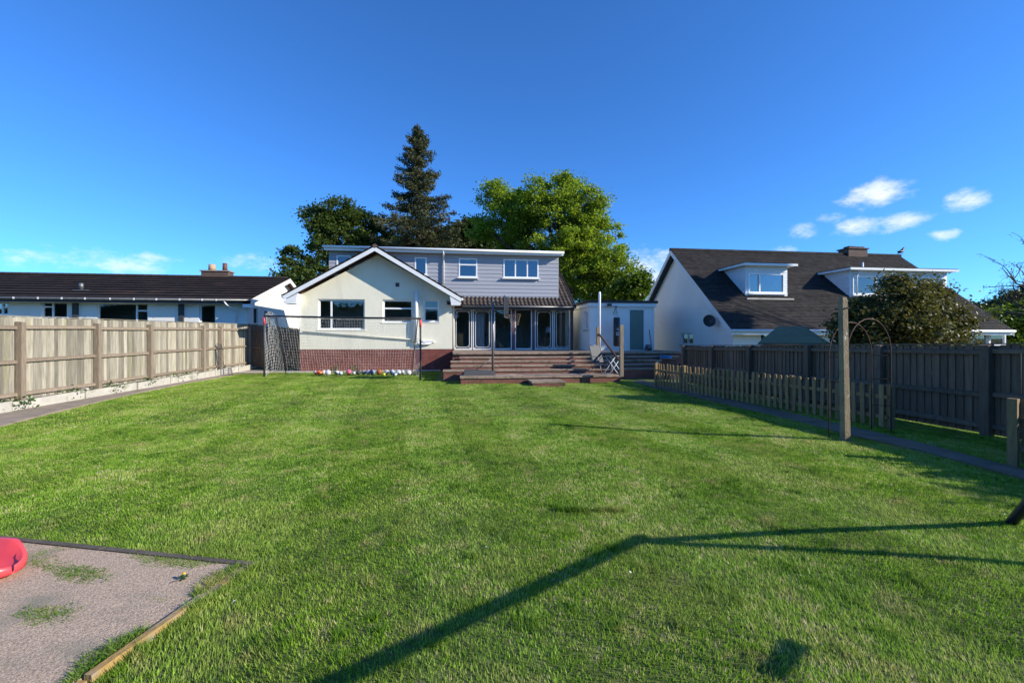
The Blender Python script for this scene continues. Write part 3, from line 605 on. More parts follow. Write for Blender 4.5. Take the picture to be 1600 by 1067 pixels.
for sy_ in (-.18, .18):
    loc_part(MB().tube([(-.30, sy_, 0), (.24, sy_, .66)], .014, 6), 'leg', m_fabric, ft); loc_part(MB().tube([(.30, sy_ * .85, 0), (-.24, sy_ * .85, .66)], .014, 6), 'leg', m_fabric, ft)
loc_part(MB().tube([(-.30, -.18, .004), (-.30, .18, .004)], .014, 6), 'foot_bar', m_fabric, ft); loc_part(MB().tube([(.30, -.15, .004), (.30, .15, .004)], .014, 6), 'foot_bar', m_fabric, ft)
# basketball stand
bp0 = G(771, 586, .26); hp = thing('basketball_stand', 'black basketball stand with hoop and net on the terrace', 'basketball stand', (bp0.x, bp0.y + .25, .26))
x, y, z = bp0.x, bp0.y + .25, .26; xb_ = G(724, 586, .26).x
q = MB(); q.hexa([(xb_, y - .30, z), (x + .08, y - .22, z), (x + .08, y + .22, z), (xb_, y + .30, z), (xb_ + .06, y - .24, z + .19), (x + .05, y - .15, z + .15), (x + .05, y + .15, z + .15), (xb_ + .06, y + .24, z + .19)]); q.build('base', m_dkgrey, hp)
MB().tube([(x, y, z + .1), (x, y, 3.0)], .042, 12).build('pole', m_steel, hp)
MB().tube([(x, y, z + .62), (xb_ + .45, y, z + .17)], .016, 6).build('brace', m_steel, hp)
bc = Vector((PY(790, 480, y).x, y - .02, PY(790, 480, y).z)); nrm = Vector((.97, -.25, 0)).normalized(); tv = Vector((.25, .97, 0)).normalized()
bw, bh, t = .52, .38, .02
cs = [bc + tv * a * bw + Vector((0, 0, c_ * bh)) for a, c_ in ((-1, -1), (1, -1), (1, 1), (-1, 1))]
bd = MB().prism(cs, nrm * t).build('backboard', m_black, hp)
k = MB()
for i in range(4): k.bar(cs[i] + nrm * .022, cs[(i + 1) % 4] + nrm * .022, .03, .02, nrm)
link_child(k, 'board_rim', m_steel, bd).location = (0, 0, 0)
for s_ in (-1, 1):
    MB().bar((x, y, 2.95), bc + tv * s_ * .25 + Vector((0, 0, .05)), .03, .03).build('arm', m_black, hp); MB().bar((x, y, 2.60), bc + tv * s_ * .22 - Vector((0, 0, .30)), .03, .03).build('arm', m_black, hp)
rc = bc + nrm * .33 - Vector((0, 0, .27)); k = MB(); k.tube([rc + Vector((math.cos(a) * .225, math.sin(a) * .225, 0)) for a in np.linspace(0, 2 * math.pi, 25)], .010, 6); k.bar(bc - Vector((0, 0, .27)), rc - nrm * .22, .06, .03); k.build('hoop', m_rust, hp)
k = MB()
for i in range(12):
    for s_ in (-1, 1):
        pts = []
        for j in range(7):
            f = j / 6; a = 2 * math.pi * (i + s_ * f * 1.5) / 12; r = .225 - .10 * f; pts.append(rc + Vector((math.cos(a) * r, math.sin(a) * r, -.40 * f)))
        k.tube(pts, .0028, 3, cap=False)
k.build('net', m_coping, hp)['kind'] = 'stuff'
# bucket by the wall
bk = G(1040, 570, .55); bk = PY(1040, 569, 17.9); bz = bk.z
wl = MB().box((9.72, 17.55, -.1), (11.4, 18.6, bz)).build('stone_ledge', m_brick_dark); tag(wl, 'dark brick ledge with a blue tub on it by the picket fence', 'ledge')
bo = thing('blue_tub', 'round blue plastic tub on the brick ledge', 'tub', (bk.x, 17.9, bz)); MB().tube([(bk.x, 17.9, bz), (bk.x, 17.9, bz + .36), (bk.x, 17.9, bz + .37), (bk.x, 17.9, bz + .06)], [.20, .26, .235, .19], 20).build('bowl', m_blue, bo)
MB().tube([(bk.x + .27 * math.cos(a), 17.9 + .27 * math.sin(a), bz + .36) for a in np.linspace(0, 2 * math.pi, 21)], .014, 6).build('rim', m_blue, bo)
wc = thing('watering_can', 'pale watering can lying beside the blue tub', 'watering can', (bk.x - .5, 17.8, bz)); MB().tube([(bk.x - .55, 17.75, bz + .10), (bk.x - .32, 17.8, bz + .10)], .10, 12).build('body', m_net, wc); MB().tube([(bk.x - .52, 17.75, bz + .12), (bk.x - .76, 17.7, bz + .2)], [.03, .02], 8).build('spout', m_net, wc)

# ------------------------------------------------------------------ left bungalow
BX1, BY = -10.95, 25.7; BEZ, BRZ, BRY = 3.62, 5.45, 30.8
bg_ = thing('bungalow', 'long white bungalow with dark tiled roof beyond the left fence', 'house', (-20, BY, 0))
def bw(a, c_, t, bt): return rect(PY(a, t, BY), PY(c_, bt, BY))
opn = [(bw(-14, 12, 472, 492), [(0, .6, 0, 1), (.6, 1, 0, .6), (.6, 1, .6, 1)]), (bw(64, 105, 471, 497), [(0, .4, 0, .68), (0, .4, .68, 1), (.4, 1, 0, 1)]), (bw(151, 231, 473, 516), [(0, .76, 0, 1), (.76, 1, 0, .72), (.76, 1, .72, 1)]), (bw(311, 337, 475, 520), [(0, 1, 0, 1)])]
gw = [((PX(396, 480, BX1).y, PX(403, 480, BX1).y, PX(400, 505, BX1).z, PX(400, 482, BX1).z)), ((PX(413, 486, BX1).y, PX(424, 486, BX1).y, PX(418, 508, BX1).z, PX(418, 487, BX1).z))]
b = MB().panel('Y', BY, .25, -34, BX1, -.1, BEZ - .02, [o_[0] for o_ in opn]).panel('X', BX1 - .25, .25, BY + .25, 36, -.1, BEZ - .02, gw)
b.prism([(BX1 - .25, BY + .05, BEZ - .02), (BX1 - .25, 36, BEZ - .02), (BX1 - .25, BRY, BRZ - .1)], (.25, 0, 0)); b.build('wall', m_white_render, bg_)
MB().box((-34, 28.5, 0), (BX1 - .3, 28.6, 3.5)).box((-34, BY + .3, 3.45), (BX1 - .3, 28.5, 3.5)).build('room_wall', m_room, bg_)
for r_, l_ in opn: window(bg_, 'Y', BY + .08, r_, l_, sillmat=m_white_render)
for r_ in gw: window(bg_, 'X', BX1 - .09, r_, [(0, 1, 0, 1)], out=1, mat=m_dkgrey, sill=False)
b = MB()
for (y0, z0, y1, z1) in ((BY - .55, BEZ, BRY, BRZ), (BRY, BRZ, 36.5, BEZ - .1)):
    b.hexa([(-34, y0, z0 - .08), (BX1 + .42, y0, z0 - .08), (BX1 + .42, y1, z1 - .08), (-34, y1, z1 - .08), (-34, y0, z0), (BX1 + .42, y0, z0), (BX1 + .42, y1, z1), (-34, y1, z1)])
br_ = b.build('roof', m_soffit, bg_)
tb = MB(); sv = Vector((0, BRY - BY + .55, BRZ - BEZ)); tiles(tb, (-34, BY - .6, BEZ - .012), (1, 0, 0), sv, 34 + BX1 + .45, sv.length + .06, .33, .62, .09, jit=.006)
for i in range(52): tb.tube([(-34 + i * .45, BRY, BRZ + .02), (-34 + i * .45 + .44, BRY, BRZ + .025)], .11, 8, tint=random.uniform(.3, .7), cap=False)
link_child(tb, 'roof_tiles', m_tile_left, br_)
MB().box((-34, BY - .60, BEZ - .24), (BX1 + .42, BY - .57, BEZ - .03)).build('fascia', m_dkgrey, bg_)
MB().box((-34, BY - .565, BEZ - .22), (BX1 + .40, BY - .004, BEZ - .19)).build('soffit', m_paint, bg_)
MB().tube([(-34, BY - .67, BEZ - .05), (BX1 + .45, BY - .67, BEZ - .05)], .06, 8).build('gutter', m_steel, bg_)
bb_ = MB()
for (y0, z0, y1, z1) in ((BY - .6, BEZ, BRY, BRZ), (BRY, BRZ, 36.5, BEZ - .1)): bb_.prism([(BX1 + .425, y0, z0 - .26), (BX1 + .425, y0, z0 + .0), (BX1 + .425, y1, z1 + .0), (BX1 + .425, y1, z1 - .26)], (.03, 0, 0))
bb_.build('bargeboard', m_upvc, bg_)
MB().box((BX1 + .02, BY - .6, BEZ - .42), (BX1 + .42, BY - .1, BEZ - .1)).build('eave_box', m_upvc, bg_)
xd = PY(371, 480, BY).x; MB().tube([(xd - .35, BY - .66, BEZ - .1), (xd - .3, BY - .6, BEZ - .25), (xd, BY - .08, BEZ - .6), (xd, BY - .08, .5)], .045, 8).build('downpipe', m_upvc, bg_)
for px in (284, 119): xd = PY(px, 480, BY).x; MB().box((xd - .12, BY - .1, .0), (xd + .12, BY - .004, BEZ - .25)).build('dark_panel', m_dkgrey, bg_)
for px in (25, 63, 100, 136, 175, 212, 247, 283, 318, 340): 
    xd = PY(px, 464, BY - .6).x; MB().box((xd - .04, BY - .74, BEZ - .10), (xd + .04, BY - .735, BEZ + .0)).build('gutter_bracket', m_upvc, bg_)
cp = PY(338, 425, BRY); 
chm = MB().box((cp.x - .85, BRY - .1, BRZ - .6), (cp.x + .75, BRY + .6, BRZ + .38)).build('chimney', m_brick_dark, bg_)
link_child(MB().box((cp.x - .92, BRY - .16, BRZ + .38), (cp.x + .82, BRY + .66, BRZ + .45)), 'chimney_cap', m_coping, chm)
link_child(MB().tube([(cp.x - .35, BRY + .2, BRZ + .45), (cp.x - .35, BRY + .2, BRZ + .86)], [.22, .19], 14), 'chimney_pot', m_pot, chm)
link_child(MB().tube([(cp.x + .42, BRY + .2, BRZ + .45), (cp.x + .42, BRY + .2, BRZ + .95)], [.15, .13], 14), 'chimney_pot', m_soffit, chm)
vx = PY(127, 457, 26.6); vz = BEZ + (26.6 - BY + .55) * (BRZ - BEZ) / (BRY - BY + .55)
MB().tube([(vx.x, 26.6, vz - .05), (vx.x, 26.6, vz + .16), (vx.x, 26.6, vz + .17), (vx.x, 26.6, vz + .42)], [.09, .09, .11, .10], 10).box((vx.x - .35, 26.5, vz - .02), (vx.x + .35, 26.9, vz + .07)).build('roof_vent', m_steel, bg_)

# ------------------------------------------------------------------ right house
RX0, RX1, RY = 12.0, 25.3, 17.95; REZ, RRY, RRZ = 1.98, 22.8, 6.34; PR = (RRZ - REZ) / (RRY - 17.5)
rh = thing('chalet_house', 'white gabled house with steep tiled roof and two white dormers on the right', 'house', (18, 18, 0))
sw_ = rect(PY(1188, 519, RY), PY(1206, 540, RY)); cw_ = [rect(PY(1524, 516, RY), PY(1545, 540, RY)), rect(PY(1548, 516, RY), PY(1574, 540, RY))]
b = MB().panel('Y', RY, .25, RX0, RX1, -.3, REZ + .25, [sw_] + cw_)
g_w = (PX(1030, 530, RX0).y, PX(1052, 530, RX0).y); g_w = (min(g_w), max(g_w), 1.1, 1.75)
g_w = (21.2, 22.4, 1.25, 1.85)
b.panel('X', RX0, .25, RY + .25, 28.0, -.3, REZ + .1, [g_w]); zs = lambda y: REZ + PR * (y - 17.5) - .12
b.prism([(RX0, RY, REZ + .1), (RX0, 28, REZ + .1), (RX0, RRY, RRZ - .15)], (.25, 0, 0)); b.prism([(RX1 - .25, RY + .25, -.3), (RX1 - .25, 28, -.3), (RX1 - .25, 28, REZ + .1), (RX1 - .25, RRY, RRZ - .15), (RX1 - .25, RY + .25, REZ + .25)], (.25, 0, 0))
b.build('wall', m_white_render, rh)
window(rh, 'Y', RY + .05, sw_, [(0, 1, 0, 1)])
for r_ in cw_: window(rh, 'Y', RY + .05, r_, [(0, 1, 0, 1)])
window(rh, 'X', RX0 + .05, g_w, [(0, .5, 0, 1), (.5, 1, 0, 1)], mat=m_paint)
MB().box((RX0 + .3, 20.8, 0), (RX1 - .3, 20.9, REZ)).box((RX0 + .3, RY + .3, REZ + .2), (RX1 - .3, 20.9, REZ + .25)).build('room_wall', m_room, rh)
b = MB()
for (y0, z0, y1, z1) in ((17.5, REZ, RRY, RRZ), (RRY, RRZ, 28.1, REZ)):
    b.hexa([(RX0 - .38, y0, z0 - .1), (RX1 + .3, y0, z0 - .1), (RX1 + .3, y1, z1 - .1), (RX0 - .38, y1, z1 - .1), (RX0 - .38, y0, z0), (RX1 + .3, y0, z0), (RX1 + .3, y1, z1), (RX0 - .38, y1, z1)])
rr_ = b.build('roof', m_dkgrey, rh)
tb = MB(); sv = Vector((0, RRY - 17.5, RRZ - REZ)); tiles(tb, (RX0 - .42, 17.44, REZ - .04), (1, 0, 0), sv, RX1 - RX0 + .76, sv.length + .06, .17, .115, .018, jit=.006)
for i in range(31): tb.tube([(RX0 - .42 + i * .455, RRY, RRZ + .0), (RX0 - .42 + i * .455 + .45, RRY, RRZ + .006)], .10, 8, tint=random.uniform(.3, .7), cap=False)
link_child(tb, 'roof_tiles', m_tile_right, rr_)
for xx in (RX0 - .41, RX1 + .305):
    bb_ = MB()
    for (y0, z0, y1, z1) in ((17.44, REZ - .04, RRY, RRZ), (RRY, RRZ, 28.1, REZ)): bb_.prism([(xx, y0, z0 - .26), (xx, y0, z0 - .01), (xx, y1, z1 - .01), (xx, y1, z1 - .26)], (.028, 0, 0))
    bb_.build('bargeboard', m_paint, rh)
MB().box((RX0 - .38, 17.46, REZ - .24), (RX1 + .28, 17.49, REZ - .06)).build('fascia', m_paint, rh)
MB().box((RX0 - .38, 17.492, REZ - .22), (RX1 + .28, RY - .004, REZ - .19)).build('soffit', m_paint, rh)
MB().tube([(RX0 - .42, 17.40, REZ - .07), (RX1 + .32, 17.40, REZ - .07)], .055, 8).build('gutter', m_upvc, rh)
def dormer(x0, x1, yf, zt, lights, wz):
    zb = REZ + PR * (yf - 17.5); yb = 17.5 + (zt - REZ) / PR
    r_ = (x0 + .14, x1 - .14, zb + .12, zt - wz)
    dm = MB().panel('Y', yf, .1, x0, x1, zb - .05, zt, [r_])
    for xx in (x0, x1 - .1): dm.prism([(xx, yf + .1, zb + .0), (xx, yb, zt - .02), (xx, yf + .1, zt)], (.1, 0, 0))
    dm = dm.build('dormer', m_whiteclad, rh)
    rng_ = np.arange(zb, zt - .05, .125)
    for z in rng_:                                    # boards on the face and on the left cheek
        z1 = z + .125
        for a, c_ in ((x0 - .012, r_[0]), (r_[1], x1 + .012)) if z1 > r_[2] and z < r_[3] - .02 else ((x0 - .012, x1 + .012),):
            link_child(MB().hexa([(a, yf - .026, z), (c_, yf - .026, z), (c_, yf - .003, z), (a, yf - .003, z), (a, yf - .010, z1 + .01), (c_, yf - .010, z1 + .01), (c_, yf - .003, z1 + .01), (a, yf - .003, z1 + .01)]), 'cladding_board', m_whiteclad, dm)
        ye = 17.5 + (z - REZ) / PR
        if ye > yf + .05: link_child(MB().hexa([(x0 - .026, yf, z), (x0 - .003, yf, z), (x0 - .003, ye, z), (x0 - .026, ye, z), (x0 - .010, yf, z1 + .01), (x0 - .003, yf, z1 + .01), (x0 - .003, ye + .1, z1 + .01), (x0 - .010, ye + .1, z1 + .01)]), 'cladding_board', m_whiteclad, dm)
    window(rh, 'Y', yf - .04, r_, lights, glass=m_glass_dark, depth=.09, sillmat=m_upvc)
    rf = MB().box((x0 - .25, yf - .32, zt + .02), (x1 + .28, yb + .3, zt + .09)).build('dormer_roof', m_felt, rh)
    link_child(MB().box((x0 - .27, yf - .35, zt - .05), (x1 + .30, yf - .325, zt + .05)).box((x0 - .275, yf - .325, zt - .05), (x0 - .252, yb + .2, zt + .05)), 'fascia', m_paint, rf)
    link_child(MB().box((x0 - .25, yf - .323, zt - .04), (x1 + .28, yb, zt + .018)), 'soffit', m_paint, rf)
    MB().box((x0 - .12, yf - .32, zb - .20), (x1 + .12, yf - .02, zb - .13)).build('lead_flashing', m_conc, rh)
dormer(13.62, 15.76, 19.45, 5.02, [(0, .31, 0, 1), (.31, 1, 0, 1)], .36)
dormer(19.1, 24.55, 19.45, 4.92, [(0, .25, 0, 1), (.25, .5, 0, 1), (.5, .75, 0, 1), (.75, 1, 0, 1)], .30)
xq = PY(1348, 430, 19.3).x; MB().tube([(xq, 19.3, 5.25), (xq, 19.3, 4.95), (xq - .3, 19.32, 4.6), (xq - .3, 19.32, 3.7)], .04, 8).build('vent_pipe', m_upvc, rh)
cp = PY(1336, 395, RRY); chm = MB().box((cp.x - .6, RRY - .2, RRZ - .5), (cp.x + .6, RRY + .5, RRZ + .30)).build('chimney', m_brick_dark, rh)
link_child(MB().box((cp.x - .66, RRY - .26, RRZ + .30), (cp.x + .66, RRY + .56, RRZ + .36)).box((cp.x - .45, RRY - .1, RRZ + .36), (cp.x - .05, RRY + .3, RRZ + .48)).box((cp.x + .1, RRY - .1, RRZ + .36), (cp.x + .5, RRY + .3, RRZ + .46)), 'chimney_cap', m_brick_dark, chm)
dp = PX(1118, 503, RX0); dish = thing('satellite_dish', 'dark round satellite dish on the gable wall of the right hand house', 'satellite dish', dp)
cd = Vector((RX0 - .38, dp.y - .1, dp.z)); nrm = Vector((-.35, -.85, .35)).normalized(); t1 = nrm.cross(Vector((0, 0, 1))).normalized(); t2 = nrm.cross(t1)
k = MB()
for j in range(4):
    for i in range(20):
        def pt(jj, ii): r = .27 * jj / 4; a = 2 * math.pi * ii / 20; return cd + t1 * math.cos(a) * r + t2 * math.sin(a) * r * 1.1 + nrm * .5 * r * r / .27
        k.face([pt(j, i), pt(j + 1, i), pt(j + 1, i + 1), pt(j, i + 1)], .5, True)
        k.face([p_ - nrm * .012 for p_ in (pt(j, i + 1), pt(j + 1, i + 1), pt(j + 1, i), pt(j, i))], .5, True)
k.build('reflector', m_dkgrey, dish); MB().tube([cd - nrm * .01, cd - nrm * .1 + Vector((.05, 0, -.05)), (RX0 - .002, dp.y + .05, dp.z - .12)], .02, 6).build('bracket', m_steel, dish)
MB().tube([cd + t2 * .26, cd + nrm * .34 + t2 * .16], .012, 6).tube([cd + nrm * .30 + t2 * .16, cd + nrm * .40 + t2 * .14], .03, 8).build('receiver_arm', m_steel, dish)
# crow on the ridge
bd_ = PY(1409, 398, RRY); cr = thing('crow', 'black crow perched on the ridge of the right hand roof', 'bird', (bd_.x, RRY, RRZ + .11))
bx_, bz_ = bd_.x, RRZ + .11
k = MB().tube([(bx_ - .30, RRY, bz_ + .02), (bx_ - .20, RRY, bz_ + .06), (bx_ - .10, RRY, bz_ + .12), (bx_ + .0, RRY, bz_ + .20), (bx_ + .07, RRY, bz_ + .28), (bx_ + .11, RRY, bz_ + .345), (bx_ + .155, RRY, bz_ + .365), (bx_ + .20, RRY, bz_ + .36), (bx_ + .26, RRY, bz_ + .345)], [.015, .03, .065, .085, .065, .045, .048, .02, .004], 10)
k.build('body', m_black, cr)
for s_ in (-.03, .03): MB().tube([(bx_ - .0, RRY + s_, bz_ + .14), (bx_ + .0, RRY + s_, bz_ + .0), (bx_ + .05, RRY + s_, bz_ - .0)], .008, 5).build('leg', m_black, cr)
for s_ in (-1, 1): MB().ball((bx_ - .08, RRY + s_ * .07, bz_ + .15), (.15, .02, .06), 10, 6).build('wing', m_black, cr)

# ------------------------------------------------------------------ fences
def board_fence(name, label, ds, line, zb, zt, bwid, mat, pmat, rails, side, cap=True, post_top=-.12, over=.0):
    a, e = line(ds[0]), line(ds[-1]); v = e - a; Ln = v.length; u = v.normalized(); rz = math.atan2(u.y, u.x)
    t = thing(name, label, 'fence', a, rz)
    ztf = lambda s: zt[0] + (zt[1] - zt[0]) * s / Ln; zbf = lambda s: zb[0] + (zb[1] - zb[0]) * s / Ln
    n = int(Ln / bwid); hw_ = bwid * .55; src = MB().hexa([(-hw_, -.004, 0), (hw_, -.014, 0), (hw_, .004, 0), (-hw_, .004, 0), (-hw_, -.004, 1), (hw_, -.014, 1), (hw_, .004, 1), (-hw_, .004, 1)]).build('board', mat); first = True
    for i in range(n):
        s = (i + .5) * Ln / n; h = ztf(s) - zbf(s) + random.uniform(-.012, .012); loc = (s, 0, zbf(s)); rot = (0, random.uniform(-.006, .006), -.11 + random.uniform(-.03, .03))
        if first: o = src; o.parent = t; first = False; o.location = loc; o.rotation_euler = rot; o.scale = (1, 1, h)
        else: o = piece(src, t, loc, rot, (random.uniform(.97, 1.0), 1, h))
    S = [(line(d) - a).length for d in ds]
    for s in S:
        k = MB(); pw = .06; z0, z1 = zbf(s) - .25, ztf(s) + post_top; y0, y1 = (-.15 * side, -.03 * side); y0, y1 = min(y0, y1), max(y0, y1)
        k.hexa([(s - pw, y0, z0), (s + pw, y0, z0), (s + pw, y1, z0), (s - pw, y1, z0), (s - pw, y0, z1), (s + pw, y0, z1), (s + pw, y1, z1 + .02), (s - pw, y1, z1 + .02)]); o = k.build('post', pmat); o.parent = t
    for s0, s1 in zip(S, S[1:]):
        for r in rails:
            k = MB(); f0 = zbf(s0) + r * (ztf(s0) - zbf(s0)); f1 = zbf(s1) + r * (ztf(s1) - zbf(s1)); y0, y1 = -.075 * side, -.016 * side; y0, y1 = min(y0, y1), max(y0, y1); h = .04
            f0 += random.uniform(-.015, .015); f1 += random.uniform(-.015, .015)
            k.hexa([(s0 + .06, y0, f0 - h), (s1 - .06, y0, f1 - h), (s1 - .06, y1, f1 - h), (s0 + .06, y1, f0 - h), (s0 + .06, y0, f0 + h * .6), (s1 - .06, y0, f1 + h * .6), (s1 - .06, y1, f1 + h), (s0 + .06, y1, f0 + h)]); o = k.build('rail', pmat); o.parent = t
        if cap:
            k = MB(); f0, f1 = ztf(s0), ztf(s1); k.hexa([(s0, -.035, f0 + .012), (s1, -.035, f1 + .012), (s1, .03, f1 + .012), (s0, .03, f0 + .012), (s0, -.035, f0 + .032), (s1, -.035, f1 + .032), (s1, .03, f1 + .032), (s0, .03, f0 + .032)]); o = k.build('capping', mat); o.parent = t
    return t
board_fence('board_fence', 'long weathered pale board fence with rails along the left side', [7.7, 10.0, 12.28, 14.54, 17.86, 19.3, 22.3], fence_l, (.20, .26), (2.03, 2.26), .118, m_fence, m_fence_post, (.07, .47, .88), 1)
rf0 = fence_l(22.35)
def ret_fence(d): return rf0 + (Vector((XL - .02, 23.75, 0)) - rf0) * ((d - 0) / 3.0)
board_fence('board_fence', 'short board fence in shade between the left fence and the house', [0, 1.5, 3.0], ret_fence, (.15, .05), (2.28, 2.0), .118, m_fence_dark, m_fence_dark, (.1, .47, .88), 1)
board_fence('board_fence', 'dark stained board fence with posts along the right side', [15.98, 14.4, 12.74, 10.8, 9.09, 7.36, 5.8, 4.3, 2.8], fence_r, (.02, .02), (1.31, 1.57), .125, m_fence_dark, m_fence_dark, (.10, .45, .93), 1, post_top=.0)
# concrete edging boards beside the left fence
ed = thing('concrete_edging', 'low pale concrete edging blocks at the foot of the left fence', 'edging', fence_l(8))
dd = [6.6, 8.0, 9.6, 11.6, 13.6, 15.3, 17.0, 18.4, 19.6, 20.6, 22.1]
for i, (a, c_) in enumerate(zip(dd, dd[1:])):
    p0, p1 = fence_l(a), fence_l(c_ - .06); off = Vector((.26, 0, 0)); h = .20 + .015 * random.random() + .006 * i; k = MB()
    p0 = p0 + off * (1 + .2 * random.random()); p1 = p1 + off * (1 + .2 * random.random()); w = Vector((.06, 0, 0))
    k.hexa([p0 - w, p0 + w * .0, p1 + w * .0, p1 - w] + [q + Vector((0, 0, h + dz)) for q, dz in ((p0 - w, 0), (p0, 0), (p1, .03), (p1 - w, .03))]); k.build('edging_block', m_conc, ed)
    if i % 2 == 0: k = MB(); q = fence_l(c_) + off; k.box((q.x - .06, q.y - .05, 0), (q.x + .06, q.y + .05, h + .09)); k.build('edging_post', m_conc, ed)

# picket fence
def pick_line(d): return cw(6.5 - .285 * (d - 7.78), d)
def picket_mesh(h, w=.075, t=.02):
    pr = [(-w / 2, 0), (w / 2, 0), (w / 2, h - w / 2)] + [(w / 2 * math.cos(a), h - w / 2 + w / 2 * math.sin(a)) for a in np.linspace(.5, math.pi - .5, 5)] + [(-w / 2, h - w / 2)]
    return MB().prism([(x_, -t / 2, z_) for x_, z_ in pr], (0, t, 0))
def picket_fence(label, p0, p1, n, h, posts):
    v = p1 - p0; t = thing('picket_fence', label, 'fence', (p0.x, p0.y, 0), math.atan2(v.y, v.x)); Ln = v.length
    src = picket_mesh(h).build('picket', m_picket); src.parent = t
    for i in range(n):
        loc = ((i + .5) * Ln / n, 0, .05 + random.uniform(-.012, .012)); rot = (random.uniform(-.03, .03), random.uniform(-.02, .02), 0)
        if i == 0: src.location = loc; src.rotation_euler = rot
        else: piece(src, t, loc, rot)
    for z in (.22, h - .17):
        for a, c_ in zip(posts, posts[1:]): k = MB().box((a * Ln, -.05, z - .03), (c_ * Ln - .002, -.012, z + .03)); o = k.build('rail', m_picket); o.parent = t
    for s in posts: k = MB().box((s * Ln - .045, -.14, -.05), (s * Ln + .045, -.052, h + .05)); o = k.build('post', m_picket); o.parent = t
picket_fence('low wooden picket fence running beside the garden path', pick_line(7.78), pick_line(14.5), 44, .74, [0, .28, .55, .8, 1.0])
pp = G(1588, 728); picket_fence('short piece of picket fence at the right edge of the lawn', pp, pp + Vector((.55, -1.6, 0)), 10, .80, [0, .5, 1])
# old washing line post
cp_ = G(1321, 690); post = thing('washing_line_post', 'tall square wooden washing line post mottled with pale lichen', 'post', cp_)
k = MB(); s_ = .048; zt_ = 2.18; lean = Vector((-.045, 0, 0))
a_ = R(1); ring = [Vector((x_ * math.cos(a_) - y_ * math.sin(a_), x_ * math.sin(a_) + y_ * math.cos(a_), 0)) * s_ for x_, y_ in ((-1, -1), (1, -1), (1, 1), (-1, 1))]
for j in range(8):
    z0, z1 = -.1 + (zt_ + .1) * j / 8, -.1 + (zt_ + .1) * (j + 1) / 8; f0, f1 = (1 - .12 * j / 8), (1 - .12 * (j + 1) / 8)
    k.hexa([cp_ + r_ * f0 + lean * j / 8 + Vector((0, 0, z0)) for r_ in ring] + [cp_ + r_ * f1 + lean * (j + 1) / 8 + Vector((0, 0, z1)) for r_ in ring])
k.mesh([cp_ + lean + r_ * f + Vector((0, 0, z)) for f, z in ((.88, zt_), (.6, zt_ + .045)) for r_ in ring], [(0, 1, 5, 4), (1, 2, 6, 5), (2, 3, 7, 6), (3, 0, 4, 7), (4, 5, 6, 7)])
k.build('shaft', m_oldpost, post)
MB().tube([cp_ + lean + Vector((-.02, -.12, 2.05)), cp_ + lean + Vector((.0, .12, 2.05))], .012, 6).build('hook', m_rust, post)
# rusty rose arch over the path
ar = thing('garden_arch', 'rusty thin iron rose arch over the path behind the old post', 'arch', cw(5.6, 7.3))
f_dir = Vector((-.274, .962, 0)); 
def hoop(l, r, zc, name='hoop'):
    w_ = (r - l); c_ = (l + r) / 2; pts = [l, l + Vector((0, 0, zc))] + [c_ - w_ / 2 * math.cos(a) + Vector((0, 0, zc + w_.length / 2 * .85 * math.sin(a))) for a in np.linspace(.15, math.pi - .15, 13)] + [r + Vector((0, 0, zc)), r]
    MB().tube(pts, .009, 6).build(name, m_rust, ar)
lA, rA = cw(5.08, 7.18), cw(6.22, 7.75); lB, rB = lA + (cw(5.22, 6.98) - lA), rA + Vector((.14, -.22, 0))
hoop(lA, rA, 1.32); hoop(lB, rB, 1.36)
for z in (.45, .9, 1.3):
    MB().tube([lA + Vector((0, 0, z)), lB + Vector((0, 0, z))], .007, 5).build('rung', m_rust, ar); MB().tube([rA + Vector((0, 0, z)), rB + Vector((0, 0, z))], .007, 5).build('rung', m_rust, ar)
# shed behind the right fence
sa = cw(7.2, 11.9); sh = thing('garden_shed', 'shed with blue green felt roof just behind the dark right fence', 'shed', sa)
rzv = lambda x_, d_, z_: cw(x_, d_, z_)
zr, ze = 1.6 + 18 * 13.5 / 700, 1.6 - 8 * 12.4 / 700
xa, xb = (1184 - 800) / 700 * 12.6, 8.95; xm, xk = 415 / 700 * 13.7, .556 * 14.8
MB().hexa([rzv(xa + .15, 12.75, 0), rzv(xb, 12.75, 0), rzv(xb, 14.6, 0), rzv(xk, 14.6, 0), rzv(xa + .15, 12.75, ze - .06), rzv(xb, 12.75, ze - .06), rzv(xb, 14.6, ze - .06), rzv(xk, 14.6, ze - .06)]).build('wall', m_fence_dark, sh)
for d0, z0, x0_, d1, z1, x1_ in ((12.6, ze, xa, 13.7, zr, xm), (13.7, zr, xm, 14.8, ze, xk)):
    MB().hexa([rzv(x0_, d0, z0 - .04), rzv(xb, d0, z0 - .04), rzv(xb, d1, z1 - .04), rzv(x1_, d1, z1 - .04), rzv(x0_, d0, z0), rzv(xb, d0, z0), rzv(xb, d1, z1), rzv(x1_, d1, z1)]).build('roof', m_shedroof, sh)
MB().mesh([rzv(xa, 12.6, ze), rzv(xm, 13.7, zr), rzv(xk, 14.8, ze)], [(0, 2, 1)]).build('roof', m_shedroof, sh)

